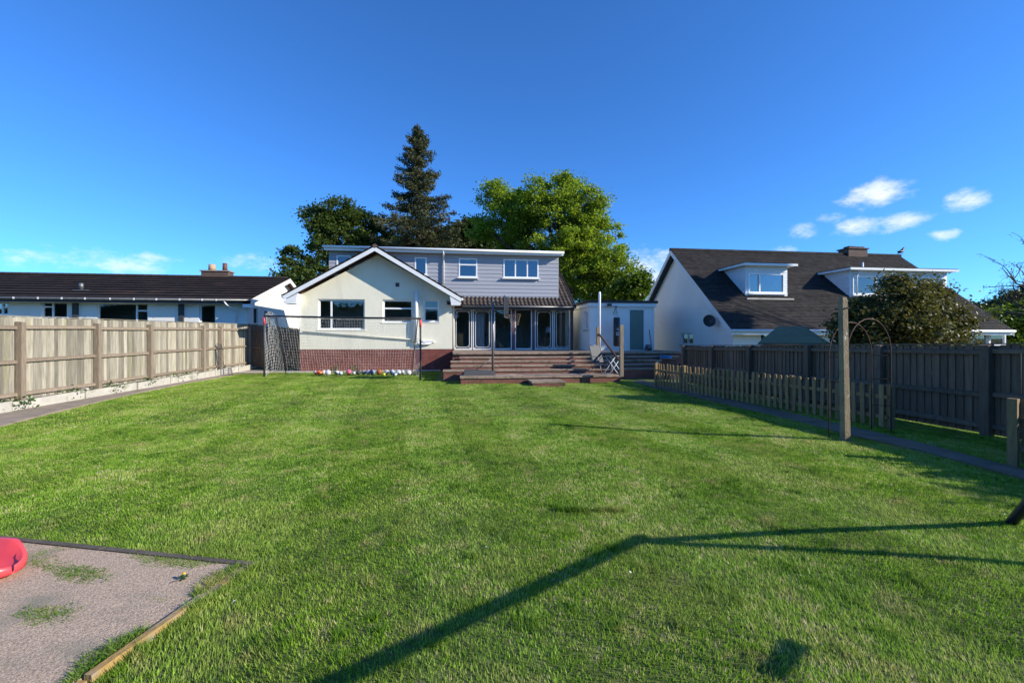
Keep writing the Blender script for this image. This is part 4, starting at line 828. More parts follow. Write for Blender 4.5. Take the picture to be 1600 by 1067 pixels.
# ------------------------------------------------------------------ goal and balls
gl = G(413, 589); gl = cw((413 - 800) / 700 * 18.3, 18.3); gr = G(657, 594); zl, zr_ = 2.50, 2.34
goal = thing('football_goal', 'dark framed football goal with white net in front of the gable', 'goal', (gl + gr) / 2)
bl, brr = G(447, 584), G(643, 586.5); TL, TR = gl + Vector((0, 0, zl)), gr + Vector((0, 0, zr_))
MB().tube([gl, TL], .038, 10).build('post', m_dkgrey, goal); MB().tube([gr, TR], .038, 10).build('post', m_dkgrey, goal)
MB().tube([TL, (TL + TR) / 2 + Vector((0, 0, -.02)), TR], .038, 10).build('crossbar', m_black, goal)
for a, c_, nm in ((TL, gl, 1), (TR, gr, 1)): MB().tube([a + (c_ - a) * .02, a + (c_ - a) * .14], .047, 10).build('corner_sleeve', m_redpl, goal)
tl2, tr2 = TL + (TR - TL) * .06 + Vector((0, .35, -.03)), TR - (TR - TL) * .02 + Vector((0, .35, -.03))
MB().tube([TL, tl2, bl], .02, 8).build('rear_stay', m_dkgrey, goal); MB().tube([TR, tr2, brr], .02, 8).build('rear_stay', m_dkgrey, goal)
def net_patch(k, p00, p10, p11, p01, nu, nv, sag, rad=.0034):
    P = [[p00 * (1 - u) * (1 - v) + p10 * u * (1 - v) + p11 * u * v + p01 * (1 - u) * v + sag * (4 * u * (1 - u)) * .9 + Vector((random.gauss(0, .008), random.gauss(0, .008), random.gauss(0, .008))) for u in np.linspace(0, 1, nu)] for v in np.linspace(0, 1, nv)]
    for row in P: k.tube(row, rad, 3, cap=False, smooth=False)
    for i in range(nu): k.tube([P[j][i] for j in range(nv)], rad, 3, cap=False, smooth=False)
k = MB(); z_ = Vector((0, 0, .03))
net_patch(k, tl2, tr2, brr + z_, bl + z_, 54, 20, Vector((0, .12, -.05)))
net_patch(k, TL, TR, tr2, tl2, 54, 4, Vector((0, 0, -.05)))
net_patch(k, TL, tl2, bl + z_, gl + z_, 13, 20, Vector((0, 0, .22)), .0052)
net_patch(k, TR, tr2, brr + z_, gr + z_, 10, 20, Vector((0, 0, .12)))
o = k.build('net', m_net, goal); o['kind'] = 'stuff'
def ball_mat(name, c, c2, sc=6, thr=.52):
    m, n, p_ = material(name); tcn = N(n, 'ShaderNodeTexCoord'); v_ = N(n, 'ShaderNodeTexVoronoi'); v_.inputs['Scale'].default_value = sc; L(n, tcn.outputs['Object'], v_.inputs['Vector'])
    g_ = N(n, 'ShaderNodeMath', operation='GREATER_THAN'); g_.inputs[1].default_value = thr; sp = N(n, 'ShaderNodeSeparateColor'); L(n, v_.outputs['Color'], sp.inputs[0]); L(n, sp.outputs[0], g_.inputs[0])
    L(n, mixc(n, g_.outputs[0], c, c2), p_.inputs['Base Color']); p_.inputs['Roughness'].default_value = .45; return m
WHT = (.72, .72, .70)
balls = [(451, 584.5, .05, WHT, (.5, .5, .5), 'small white ball by the rear foot of the goal net'),
 (494, 586, .105, WHT, (.45, .05, .05), 'white ball with red patches, leftmost of the row by the wall'), (499.5, 586.8, .105, (.60, .07, .04), (.7, .35, .1), 'red ball with orange panels near the left end of the row'),
 (505.5, 586.2, .11, WHT, (.62, .35, .22), 'white ball with tan panels just right of the red ball'), (512.5, 587.3, .12, WHT, (.65, .65, .68), 'large plain white ball, fifth from the left in the row'),
 (526.5, 586.5, .10, WHT, (.1, .12, .14), 'white ball with dark panels left of the pink ball'), (532.5, 587.3, .085, WHT, (.3, .4, .5), 'smaller white and blue ball touching a dark panelled one'),
 (545, 586, .115, (.70, .13, .22), (.65, .2, .28), 'bright pink ball in the middle of the row'), (553.5, 586.3, .075, WHT, (.6, .45, .4), 'small pale ball just right of the pink ball'),
 (560, 586.2, .10, (.05, .06, .05), (.08, .10, .07), 'blackish green ball between the small pale ball and a grey ball'), (568, 586, .105, (.30, .27, .27), (.22, .2, .2), 'dull grey ball left of the lilac ball'),
 (575.5, 586.3, .11, (.45, .42, .55), (.38, .35, .48), 'lilac ball left of the navy ball'), (582.5, 586.5, .12, (.03, .05, .11), (.25, .3, .42), 'navy ball with pale panels left of the orange ball'),
 (592.5, 586.3, .125, (.45, .14, .045), (.38, .11, .04), 'orange brown basketball on the grass by the wall'), (600, 588, .065, (.70, .75, .05), (.6, .65, .05), 'small bright yellow ball in front of the row'),
 (604, 586, .11, (.42, .42, .44), (.65, .65, .63), 'grey and white ball behind the small yellow ball'), (613, 586.4, .115, (.50, .58, .66), (.10, .16, .22), 'pale blue ball with dark panels right of the yellow one'),
 (617, 588.6, .10, WHT, (.12, .2, .28), 'white ball with dark blue panels in front of the pale blue ball'), (622.5, 586.6, .115, WHT, (.68, .66, .62), 'plain white ball, third from the right end of the row'),
 (630.5, 585.8, .115, WHT, (.06, .10, .10), 'white ball with black panels, second from the right end'), (638.5, 587, .12, WHT, (.7, .68, .64), 'cream white ball at the right end of the row')]
bm_ = {}
for i, (px, py, r, c1, c2, lab) in enumerate(balls):
    g_ = G(px, py); k = MB().ball((0, 0, 0), r, 18, 12); o = k.build('ball', ball_mat('ball_%d' % i, c1, c2, 5 / r * .1)); o.location = (g_.x, g_.y, r + .02); o.rotation_euler = (random.random() * 6, random.random() * 6, 0)
    tag(o, lab, 'ball', 'balls lying along the foot of the gable wall')

# ------------------------------------------------------------------ swing frame, mostly outside the picture
Tp = cw(3.91, 2.77, 1.42); bdv = (cw(-2.03, -1.63) - cw(0, 0)).normalized(); T2 = Tp + bdv * 3.0
swg = thing('garden_swing', 'navy tubular garden swing with one leg entering at the right edge', 'swing', cw(4.29, 3.86))
perp = Vector((-bdv.y, bdv.x, 0)); F1 = cw(4.29, 3.86); mid = cw(4.6, 3.41); F2 = mid * 2 - F1
def bend(t, out, foot):                              # leg that curves into the top bar
    return [foot, foot + (t - foot) * .86, foot + (t - foot) * .94 + out * .02, t]
MB().tube([Tp - bdv * .03, Tp + bdv * .1, T2 - bdv * .1, T2], .037, 12).build('top_bar', m_navy, swg)
for ft_ in (F1, F2): MB().tube(bend(Tp + bdv * .08, bdv, ft_), .037, 12).build('leg', m_navy, swg)
m2 = T2 + bdv * .55; m2.z = 0
for s_ in (-1, 1): MB().tube(bend(T2 - bdv * .08, -bdv, m2 + perp * s_ * .55), .037, 12).build('leg', m_navy, swg)
sp_ = [Tp + bdv * 1.36, Tp + bdv * 1.66]
q0, q1_ = [Vector((p_.x, p_.y, .70)) for p_ in sp_]; MB().bar(q0 - bdv * .03, q1_ + bdv * .03, .09, .02).build('seat', m_black, swg)
for a, c_ in zip(sp_, (q0, q1_)): MB().tube([a - Vector((0, 0, .02)), c_], .007, 6).build('rope', m_dkgrey, swg)
# ------------------------------------------------------------------ aggregate slab with timber edging, red plastic slide
A = cw(-1.855, 3.09); B_ = cw(-5.4, 3.745); D_ = cw(-2.23, .2); E_ = cw(-6.2, 1.0)
sb_ = MB(); sb_.hexa([(p_.x, p_.y, -.05) for p_ in (E_, D_, A, B_)] + [(p_.x, p_.y, .03) for p_ in (E_, D_, A, B_)]); struct(sb_.build('play_area_slab', m_slab))
te = thing('timber_edging', 'weathered timber edging boards round the pink slab', 'edging', A)
cut = [0, .13, .36, .72, 1]; dv = D_ - A; sd = Vector((dv.y, -dv.x, 0)).normalized(); sd = -sd if sd.x < 0 else sd
for a, c_ in zip(cut, cut[1:]):
    p0, p1 = A + dv * a, A + dv * (c_ - .006); o1, o2 = random.uniform(0, .012), random.uniform(0, .012); k = MB(); zt_ = .042 + random.uniform(-.012, .010)
    k.hexa([p0 + sd * (.004 + o1), p0 + sd * (.05 + o1), p1 + sd * (.05 + o2), p1 + sd * (.004 + o2)] + [q + Vector((0, 0, zt_)) for q in (p0 + sd * (.004 + o1), p0 + sd * (.043 + o1), p1 + sd * (.043 + o2), p1 + sd * (.004 + o2))]); k.build('edging_board', m_timber_y, te)
bv = B_ - A; sn = Vector((-bv.y, bv.x, 0)).normalized(); sn = -sn if sn.y < 0 else sn
for a, c_ in ((0, .34), (.34, .7), (.7, 1)):
    p0, p1 = A + bv * (a - (.015 if a == 0 else 0)), A + bv * (c_ - .004); k = MB(); k.hexa([p0 + sn * .004, p0 + sn * .05, p1 + sn * .05, p1 + sn * .004] + [q + Vector((0, 0, .038)) for q in (p0 + sn * .004, p0 + sn * .05, p1 + sn * .05, p1 + sn * .004)]); k.build('edging_board', m_timber_d, te)
rs = thing('toy_slide', 'rounded end of a red plastic toy slide at the left edge of the slab', 'slide', G(5, 905, .03))
tip = G(20, 903, .03); back = cw(-5.0, 3.15); ax = (back - tip).normalized(); sd2 = Vector((-ax.y, ax.x, 0))
k = MB(); prof = []
nseg = 20
for i in range(nseg + 1):
    f = (i / nseg) ** 2; c_ = tip + ax * (f * 1.5); zf = .03 + .45 * max(0, f - .25) ** 1.3; hw = .17 * min(1, math.sqrt(max(0.003, 1 - (1 - min(1, f * 7)) ** 2)))
    ring = []
    for (u_, v_) in ((-1, 0), (-1.05, .09), (-.95, .155), (-.78, .15), (-.68, .05), (0, .03), (.68, .05), (.78, .15), (.95, .155), (1.05, .09), (1, 0)): ring.append(c_ + sd2 * u_ * hw + Vector((0, 0, zf + v_ * min(1, .35 + f * 5))))
    prof.append(ring)
b0 = len(k.v); m_ = len(prof[0])
for r_ in prof: k.v += [tuple(q) for q in r_]
for i in range(nseg):
    for j in range(m_): k.f.append((b0 + i * m_ + j, b0 + i * m_ + (j + 1) % m_, b0 + (i + 1) * m_ + (j + 1) % m_, b0 + (i + 1) * m_ + j)); k.t.append(.5); k.sm.append(True)
k.f.append(tuple(b0 + j for j in reversed(range(m_)))); k.t.append(.5); k.sm.append(False); k.f.append(tuple(b0 + nseg * m_ + j for j in range(m_))); k.t.append(.5); k.sm.append(False)
k.build('chute', m_redpl, rs)

# ------------------------------------------------------------------ trees and shrubs
def rand_dirs(n):
    v = rng.normal(size=(n, 3)); return v / np.linalg.norm(v, axis=1, keepdims=True)
def leaf_quads(cen, size, up=.3, aspect=.6):         # diamond leaf faces, random facing
    n = len(cen); nrm = rand_dirs(n); nrm[:, 2] = np.abs(nrm[:, 2]) + up; nrm /= np.linalg.norm(nrm, axis=1, keepdims=True)
    a = np.cross(nrm, rand_dirs(n)); a /= np.linalg.norm(a, axis=1, keepdims=True); b = np.cross(nrm, a); s = size[:, None]
    return np.stack([cen - a * s, cen - b * s * aspect + nrm * s * .12, cen + a * s, cen + b * s * aspect + nrm * s * .12], 1).reshape(-1, 3)
def lobed_tree(name, label, base, lobes, ncl, per, lsize, mat, barkm, trunk_r, spread=.55, cat='tree', group=None, fork=.45, hollow=.35):
    t = thing(name, label, cat, base, 0, group); base = Vector(base)
    top = max(l[0].z for l in lobes); cx = sum((l[0] for l in lobes), Vector()) / len(lobes)
    k = MB(); fk = Vector((base.x * .6 + cx.x * .4, base.y * .6 + cx.y * .4, base.z + (cx.z - base.z) * fork))
    k.tube([base - Vector((0, 0, .2)), base + (fk - base) * .3, base + (fk - base) * .7, fk], [trunk_r * 1.3, trunk_r, trunk_r * .9, trunk_r * .8], 10)
    vol = np.array([l[1] ** 2 for l in lobes]); vol = vol / vol.sum(); cen = []; tin = []; siz = []
    for li, (c_, r_) in enumerate(lobes):
        mid_ = fk + (c_ - fk) * .5 + Vector((random.gauss(0, r_ * .15), random.gauss(0, r_ * .15), r_ * .1)); k.tube([fk, mid_, c_], [trunk_r * .5, trunk_r * .3, trunk_r * .14], 7)
        m = max(6, int(ncl * vol[li]))
        for q in range(m):
            d = Vector(rand_dirs(1)[0]); rad = r_ * (hollow + (1 - hollow) * random.random() ** .6) * random.uniform(.85, 1.1); p = c_ + Vector((d.x * rad, d.y * rad, d.z * rad * .92))
            if q % 2 == 0: k.tube([c_ + (p - c_) * .1, c_ + (p - c_) * .55 + Vector((0, 0, -.05 * r_)), p], [trunk_r * .10, trunk_r * .06, trunk_r * .02], 4, cap=False)
            cl = random.random(); sg = spread * random.uniform(.5, 1.25); n_ = int(per * random.uniform(.6, 1.4))
            o_ = rng.normal(size=(n_, 3)) * sg * np.array([1, 1, .6]); cen.append(np.array(p)[None] + o_); tin.append(np.clip(cl * .6 + rng.random(n_) * .4, 0, 1)); siz.append(lsize * rng.uniform(.6, 1.3, n_))
    k.build('trunk', barkm, t); cen = np.concatenate(cen); v = leaf_quads(cen, np.concatenate(siz)); fast_mesh('crown', v, 4, mat, t, np.concatenate(tin)); return t
m_oak = leaf_mat('oak_leaf', (.035, .06, .014), (.12, .17, .033), .35)
m_syc = leaf_mat('sycamore_leaf', (.11, .185, .026), (.37, .45, .065), .58)
m_dark = leaf_mat('dark_leaf', (.022, .04, .012), (.07, .10, .022), .25)
m_holly = leaf_mat('glossy_shrub_leaf', (.03, .04, .012), (.22, .20, .055), .28, .52, 1.5)
m_light = leaf_mat('fresh_leaf', (.06, .11, .012), (.17, .24, .03), .35)
m_needle = leaf_mat('conifer_needle', (.035, .045, .018), (.14, .14, .05), .15, .6, .5)
m_weed = leaf_mat('weed_leaf', (.03, .075, .012), (.09, .17, .03), .3)
def LB(px, py, rpx, d, dd=0): return (PD(px, py, d + dd), rpx / 700 * d)
d = 40
lobed_tree('oak_tree', 'dark green oak with rounded crown behind the left of the house', PD(520, 520, d) * 1, [LB(530, 345, 36, d), LB(502, 346, 26, d, -1), LB(566, 352, 30, d, 1), LB(520, 385, 44, d), LB(575, 390, 36, d, 1), LB(548, 425, 36, d, -1)], 260, 105, .13, m_oak, m_bark, .6, .36)
lobed_tree('oak_tree', 'smaller dark tree with open branches left of the rounded oak', PD(470, 520, 37), [LB(452, 402, 20, 37), LB(478, 416, 22, 37, 1), LB(446, 428, 16, 37, -1), LB(470, 440, 24, 37), LB(500, 430, 20, 37, 1)], 75, 75, .14, m_oak, m_bark, .35, .32)
d = 34
lobed_tree('broadleaf_tree', 'large bright yellow green broadleaf tree behind the right of the house', PD(880, 520, d), [LB(775, 305, 28, d, 1), LB(800, 330, 42, d), LB(757, 355, 24, d, 1), LB(850, 320, 40, d, -1), LB(882, 300, 32, d), LB(915, 325, 34, d, -1), LB(880, 360, 52, d, -1), LB(815, 372, 46, d, 1), LB(930, 372, 42, d), LB(952, 405, 34, d, -1), LB(915, 420, 50, d), LB(968, 428, 26, d, -1), LB(930, 452, 40, d), LB(870, 410, 40, d, 1), LB(985, 455, 24, d)], 640, 165, .095, m_syc, m_bark, .55, .35)
lobed_tree('dark_tree', 'dark leafy tree filling the gap right of the conifer', PD(735, 520, 44), [LB(742, 365, 26, 44), LB(715, 375, 26, 44, 1), LB(760, 385, 26, 44), LB(690, 385, 30, 44)], 150, 90, .2, m_dark, m_bark, .4, .5)
lobed_tree('dark_tree', 'dark leafy tree between the oak and the conifer', PD(605, 520, 45), [LB(606, 376, 16, 45), LB(625, 388, 22, 45, 1), LB(592, 394, 18, 45)], 70, 90, .16, m_dark, m_bark, .4, .4)
lobed_tree('fresh_green_tree', 'small fresh green tree just right of the big broadleaf tree', PD(990, 520, 31), [LB(990, 450, 20, 31), LB(1000, 440, 14, 31), LB(972, 462, 20, 31)], 90, 80, .13, m_light, m_bark, .2, .32)
# conifer
cb_ = PD(655, 520, 41); ct = PD(652, 195, 41); cf = thing('conifer', 'tall tapering dark conifer rising behind the house roof', 'tree', (cb_.x, cb_.y, 0)); k = MB(); zt_ = ct.z
k.tube([(cb_.x, cb_.y, -.2), (cb_.x, cb_.y, zt_ * .5), (ct.x, cb_.y, zt_)], [.5, .28, .03], 9)
cen = []; siz = []; tin = []; axs = []
hw_t = [(195, 3), (215, 13), (235, 20), (260, 28), (290, 34), (315, 46), (335, 50), (360, 66), (390, 72), (430, 74)]
def half(zz_):
    py = HOR - (zz_ - HC) / 41 * 700
    return np.interp(py, [a for a, _ in hw_t], [c_ for _, c_ in hw_t]) / 700 * 41
z = 4.5
while z < zt_ - .15:
    nb = 1; a0 = random.random() * 6.28
    for i in range(nb):
        a = a0 + i * 6.28 / nb + random.uniform(-.3, .3); ln = half(z) * random.choice([.55, .75, .9, 1.0, 1.1, 1.22]) ; dirv = Vector((math.cos(a), math.sin(a), 0))
        fx_ = cb_.x + (ct.x - cb_.x) * z / zt_; p0 = Vector((fx_, cb_.y, z)); dr = random.uniform(-.05, .28) * ln; pts = [p0, p0 + dirv * ln * .5 + Vector((0, 0, -dr * .9)), p0 + dirv * ln + Vector((0, 0, -dr * .5 + .12 * ln))]
        k.tube(pts, [.05, .03, .008], 4, cap=False); ns = int(5 + ln * 11); sd_ = Vector((-dirv.y, dirv.x, 0)); cl = random.random()
        for q in range(ns):
            f = .12 + .88 * (q + random.random()) / ns; b0_ = pts[0] * (1 - f) ** 2 + pts[1] * 2 * f * (1 - f) + pts[2] * f * f; wd = (.12 + .20 * ln) * (1.05 - f) * (.4 + f) + .14
            n_ = 7; oo = rng.normal(size=(n_, 3)) * np.array([.10, .10, .11]); lat = rng.uniform(-wd, wd, n_)
            cen.append(np.array(b0_)[None] + oo + np.array(sd_)[None] * lat[:, None] - np.array([0, 0, 1.0])[None] * np.abs(lat)[:, None] * .45); tin.append(np.clip(cl * .5 + rng.random(n_) * .5, 0, 1)); siz.append(rng.uniform(.08, .19, n_))
    z += random.uniform(.03, .115) * (.7 if z < 11 else 1)
k.build('trunk', m_barkpale, cf); fast_mesh('crown', leaf_quads(np.concatenate(cen), np.concatenate(siz), .1, .3), 4, m_needle, cf, np.concatenate(tin))
# shrub behind the right fence and others
d = 10.3
lobed_tree('shrub', 'big glossy dark shrub rising above the right fence', (PD(1420, 528, d).x, PD(1420, 528, d).y, 0), [LB(1400, 465, 38, d), LB(1440, 470, 36, d, .3), LB(1365, 490, 42, d), LB(1470, 495, 36, d, .2), LB(1420, 505, 50, d, -.2), LB(1340, 515, 36, d), LB(1490, 520, 26, d), LB(1395, 445, 18, d), LB(1450, 452, 16, d), LB(1405, 545, 55, d), LB(1470, 545, 40, d), LB(1345, 545, 35, d)], 560, 62, .042, m_holly, m_bark, .09, .13, 'shrub')
lobed_tree('shrub', 'overhanging shrub beyond the fence outside the right edge', (cw(10.0, 3.4).x, cw(10.0, 3.4).y, 0), [(cw(9.7, 3.5, 2.0), .6), (cw(10.3, 3.0, 2.2), .7), (cw(9.9, 2.6, 1.7), .7)], 50, 45, .06, m_holly, m_bark, .07, .22, 'shrub')
lobed_tree('fresh_green_tree', 'light green bush beyond the fence at the far right', PD(1590, 540, 24), [LB(1575, 500, 26, 24), LB(1605, 495, 30, 24), LB(1625, 515, 30, 24), LB(1590, 525, 26, 24), LB(1560, 515, 14, 24)], 130, 70, .10, m_light, m_bark, .15, .25)
lobed_tree('dark_tree', 'distant dark tree on the skyline at the right edge', PD(1590, 520, 60), [LB(1590, 472, 22, 60), LB(1560, 480, 14, 60), LB(1620, 465, 24, 60), LB(1500, 482, 14, 60), LB(1518, 486, 12, 60), LB(1650, 480, 26, 60)], 180, 60, .22, m_dark, m_bark, .4, .6)
# unseen tree added at right, lobes placed to shade outbuilding and step end
tgt = [((8.9, 21, 2.95), .75), ((8.2, 21, 2.6), .75), ((7.4, 21, 2.75), .7), ((9.4, 21, 2.3), .6), ((7.0, 21, 3.1), .6), ((7.3, 17.3, .75), .7), ((8.3, 18.2, .9), .7), ((7.9, 16.9, .5), .6), ((9.2, 18.7, 1.1), .6)]
tl_ = [(Vector(a) + to_sun * 21.5, r) for a, r in tgt]; tw_ = tl_[1][0]
lobed_tree('dark_tree', 'unseen tree added beyond the right edge to shade the outbuilding and steps', (tw_.x, tw_.y, 0), tl_, 200, 90, .16, m_dark, m_bark, .09, .3)
# tall hedge behind the viewpoint: the ground floor windows mirror it
hg = thing('hedge', 'tall dark hedge across the garden end behind the viewpoint', 'hedge', (-10, -24, 0)); k = MB(); hx_ = np.linspace(-75, 45, 61); hh = 6.6 + .8 * np.sin(hx_ * .5) + rng.normal(size=61) * .5
for a, c_, h0, h1 in zip(hx_, hx_[1:], hh, hh[1:]): k.hexa([(a, -24, 0), (c_, -24, 0), (c_, -26.5, 0), (a, -26.5, 0), (a, -24.3, h0), (c_, -24.3, h1), (c_, -26, h1), (a, -26, h0)])
k.build('stems', m_dark, hg); n_ = 26000; xx_ = rng.uniform(-75, 45, n_); zz_ = rng.random(n_) * (np.interp(xx_, hx_, hh) + .4); yy_ = -23.9 - rng.random(n_) * .5
fast_mesh('foliage', leaf_quads(np.stack([xx_, yy_, zz_], 1), rng.uniform(.15, .35, n_)), 4, m_dark, hg, rng.random(n_))
# twiggy tree at the right edge
tb_ = PD(1662, 528, 12); tt = thing('bare_tree', 'nearly bare twiggy branches reaching in at the right edge', 'tree', (tb_.x, tb_.y, 0)); k = MB(); tips = []
def grow(p, d_, ln, r, depth):
    n_ = 3; pts = [p]; dd_ = d_.copy()
    for i in range(n_): dd_ = (dd_ + Vector((random.gauss(0, .16), random.gauss(0, .16), random.gauss(.02, .14)))).normalized(); pts.append(pts[-1] + dd_ * ln / n_)
    k.tube(pts, [r, r * .85, r * .7, r * .5], 5 if depth < 3 else 4, cap=False)
    if depth >= 4: tips.extend(pts[1:]); return
    for i in range(3 if depth else 2):
        side = Vector((random.gauss(0, .6), random.gauss(0, .6), random.gauss(.1, .5))); grow(pts[-1 if i == 0 else random.choice((1, 2))], (dd_ + side * .8).normalized(), ln * random.uniform(.55, .75), r * .55, depth + 1)
k.tube([tb_ * 1 - Vector((0, 0, tb_.z)), PD(1652, 500, 12)], [.14, .10], 8)
lf_ = -(ang(1600, 528) * 0 + Vector((math.cos(PHI), -math.sin(PHI), 0)))
for (px, py, sx__, sz__) in ((1652, 500, .9, .35), (1652, 480, .75, .55), (1654, 470, .6, .8), (1650, 505, .95, .12), (1645, 460, .9, .2)): grow(PD(px, py, 12), (lf_ * sx__ + Vector((0, 0, sz__))).normalized(), .95, .035, 1)
k.build('trunk', m_bark, tt); tc_ = np.array([tuple(q) for q in tips]); tc_ = np.repeat(tc_, 2, 0) + rng.normal(size=(len(tc_) * 2, 3)) * .04
fast_mesh('crown', leaf_quads(tc_, rng.uniform(.012, .03, len(tc_))), 4, m_holly, tt, rng.random(len(tc_)))
# weeds in the fence edging
def weed(label, p, r, h, n):
    t = thing('weed', label, 'plant', p, 0, 'weeds along the foot of the left fence' if p.x < -9 else 'plants at the foot of the brick plinth'); c_ = rng.normal(size=(n, 3)) * np.array([r, r, h * .35]) + np.array([p.x, p.y, p.z + h * .6]); c_[:, 2] = np.maximum(c_[:, 2], p.z + .02)
    k = MB()
    for q in c_[:14]: k.tube([p, Vector(q)], .004, 3, cap=False)
    k.build('stem', m_weed, t); fast_mesh('foliage', leaf_quads(c_, rng.uniform(.02, .05, n)), 4, m_weed, t, rng.random(n))
wl_ = [(9.75, 'leafy weed by the fence post at the left picture edge'), (11.3, 'low weed at the fence foot between the first two posts'), (12.6, 'small weed right of the second fence post'), (14.2, 'weed tuft at the fence foot before the third post'), (15.6, 'weed strip under the long fence bay'), (16.6, 'second weed strip under the long fence bay'), (8.6, 'ivy like weed in front of the leftmost fence bay')]
for d_, lab in wl_: q = fence_l(d_) + Vector((.24 if d_ < 10 else .12, 0, .06)); weed(lab, q, .16, .22, 120)
for px, lab in ((523, 'small green plant against the brick plinth behind the white balls'), (553, 'dark leafy plant at the foot of the brick plinth near the pink ball')):
    q = G(px, 582.5); weed(lab, q, .10, .34, 90)
q = G(285, 905, .03); dn = thing('dandelion', 'tiny yellow dandelion growing on the pink slab', 'plant', q); m_yel = M('dandelion_yellow', (.75, .45, .02), None, 5, .8)
MB().tube([q, q + Vector((.01, 0, .035))], .003, 5).build('stem', m_weed, dn); MB().ball(q + Vector((.01, 0, .04)), (.012, .012, .007), 10, 6).build('flower', m_yel, dn); fast_mesh('leaf', leaf_quads(np.array(q)[None] + rng.normal(size=(12, 3)) * np.array([.018, .018, .003]) + np.array([0, 0, .01]), rng.uniform(.010, .02, 12), 2.5), 4, m_weed, dn, rng.random(12))['kind'] = 'stuff'

# ------------------------------------------------------------------ grass blades
m_grass = bpy.data.materials.new('mown_grass'); m_grass.use_nodes = True; n = m_grass.node_tree; p = n.nodes['Principled BSDF']; out = n.nodes['Material Output']
at = N(n, 'ShaderNodeAttribute', attribute_name='tint'); tcn = N(n, 'ShaderNodeTexCoord')
col = mixc(n, at.outputs['Fac'], (.045, .125, .010), (.355, .55, .050))
col = mixc(n, noise(n, tcn.outputs['Object'], .9, 6, .7, .47, .78), col, (.42, .46, .11))
col = mixc(n, noise(n, tcn.outputs['Object'], 2.7, 6, .7, .54, .74), col, (.50, .43, .17))
cr_ = N(n, 'ShaderNodeMath', operation='GREATER_THAN'); cr_.inputs[1].default_value = .90; L(n, at.outputs['Fac'], cr_.inputs[0]); col = mixc(n, cr_.outputs[0], col, (.55, .50, .24))
L(n, col, p.inputs['Base Color']); p.inputs['Roughness'].default_value = .5; p.inputs['Specular IOR Level'].default_value = .25
t = N(n, 'ShaderNodeBsdfTranslucent'); h = N(n, 'ShaderNodeHueSaturation'); h.inputs['Value'].default_value = 1.35; L(n, col, h.inputs['Color']); L(n, h.outputs[0], t.inputs[0]); x = N(n, 'ShaderNodeMixShader'); x.inputs[0].default_value = .35; L(n, p.outputs[0], x.inputs[1]); L(n, t.outputs[0], x.inputs[2]); L(n, x.outputs[0], out.inputs[0])
def inside(poly, x, y):
    r = np.zeros(len(x), bool); q = [(p_.x, p_.y) for p_ in poly]
    for (x0, y0), (x1, y1) in zip(q, q[1:] + q[:1]):
        c_ = ((y0 > y) != (y1 > y)) & (x < (x1 - x0) * (y - y0) / ((y1 - y0) or 1e-9) + x0); r ^= c_
    return r
lawn_poly = lp_in[:-1] + [Vector((-10.0, 21.74, 0)), Vector((-.62, 21.74, 0)), Vector((-.62, 17.0, 0)), Vector((TX0 - .02, 16.7, 0)), Vector((TX0 - .02, terr_y, 0)), Vector((TX1 + .02, terr_y, 0)), Vector((TX1 + .02, 16.6, 0)), cw(6.2, 15.3), fence_r(15.9) + Vector((.3, 0, 0)), fence_r(8) + Vector((.3, 0, 0)), fence_r(2) + Vector((.3, 0, 0)), cw(9, 0), cw(8, -2), cw(-8.6, -2)]
path_poly = rp_in + rp_out[::-1]; slab_poly = [A + sd * .05 + sn * .05, B_ + sn * .05, E_, D_ + sd * .05]
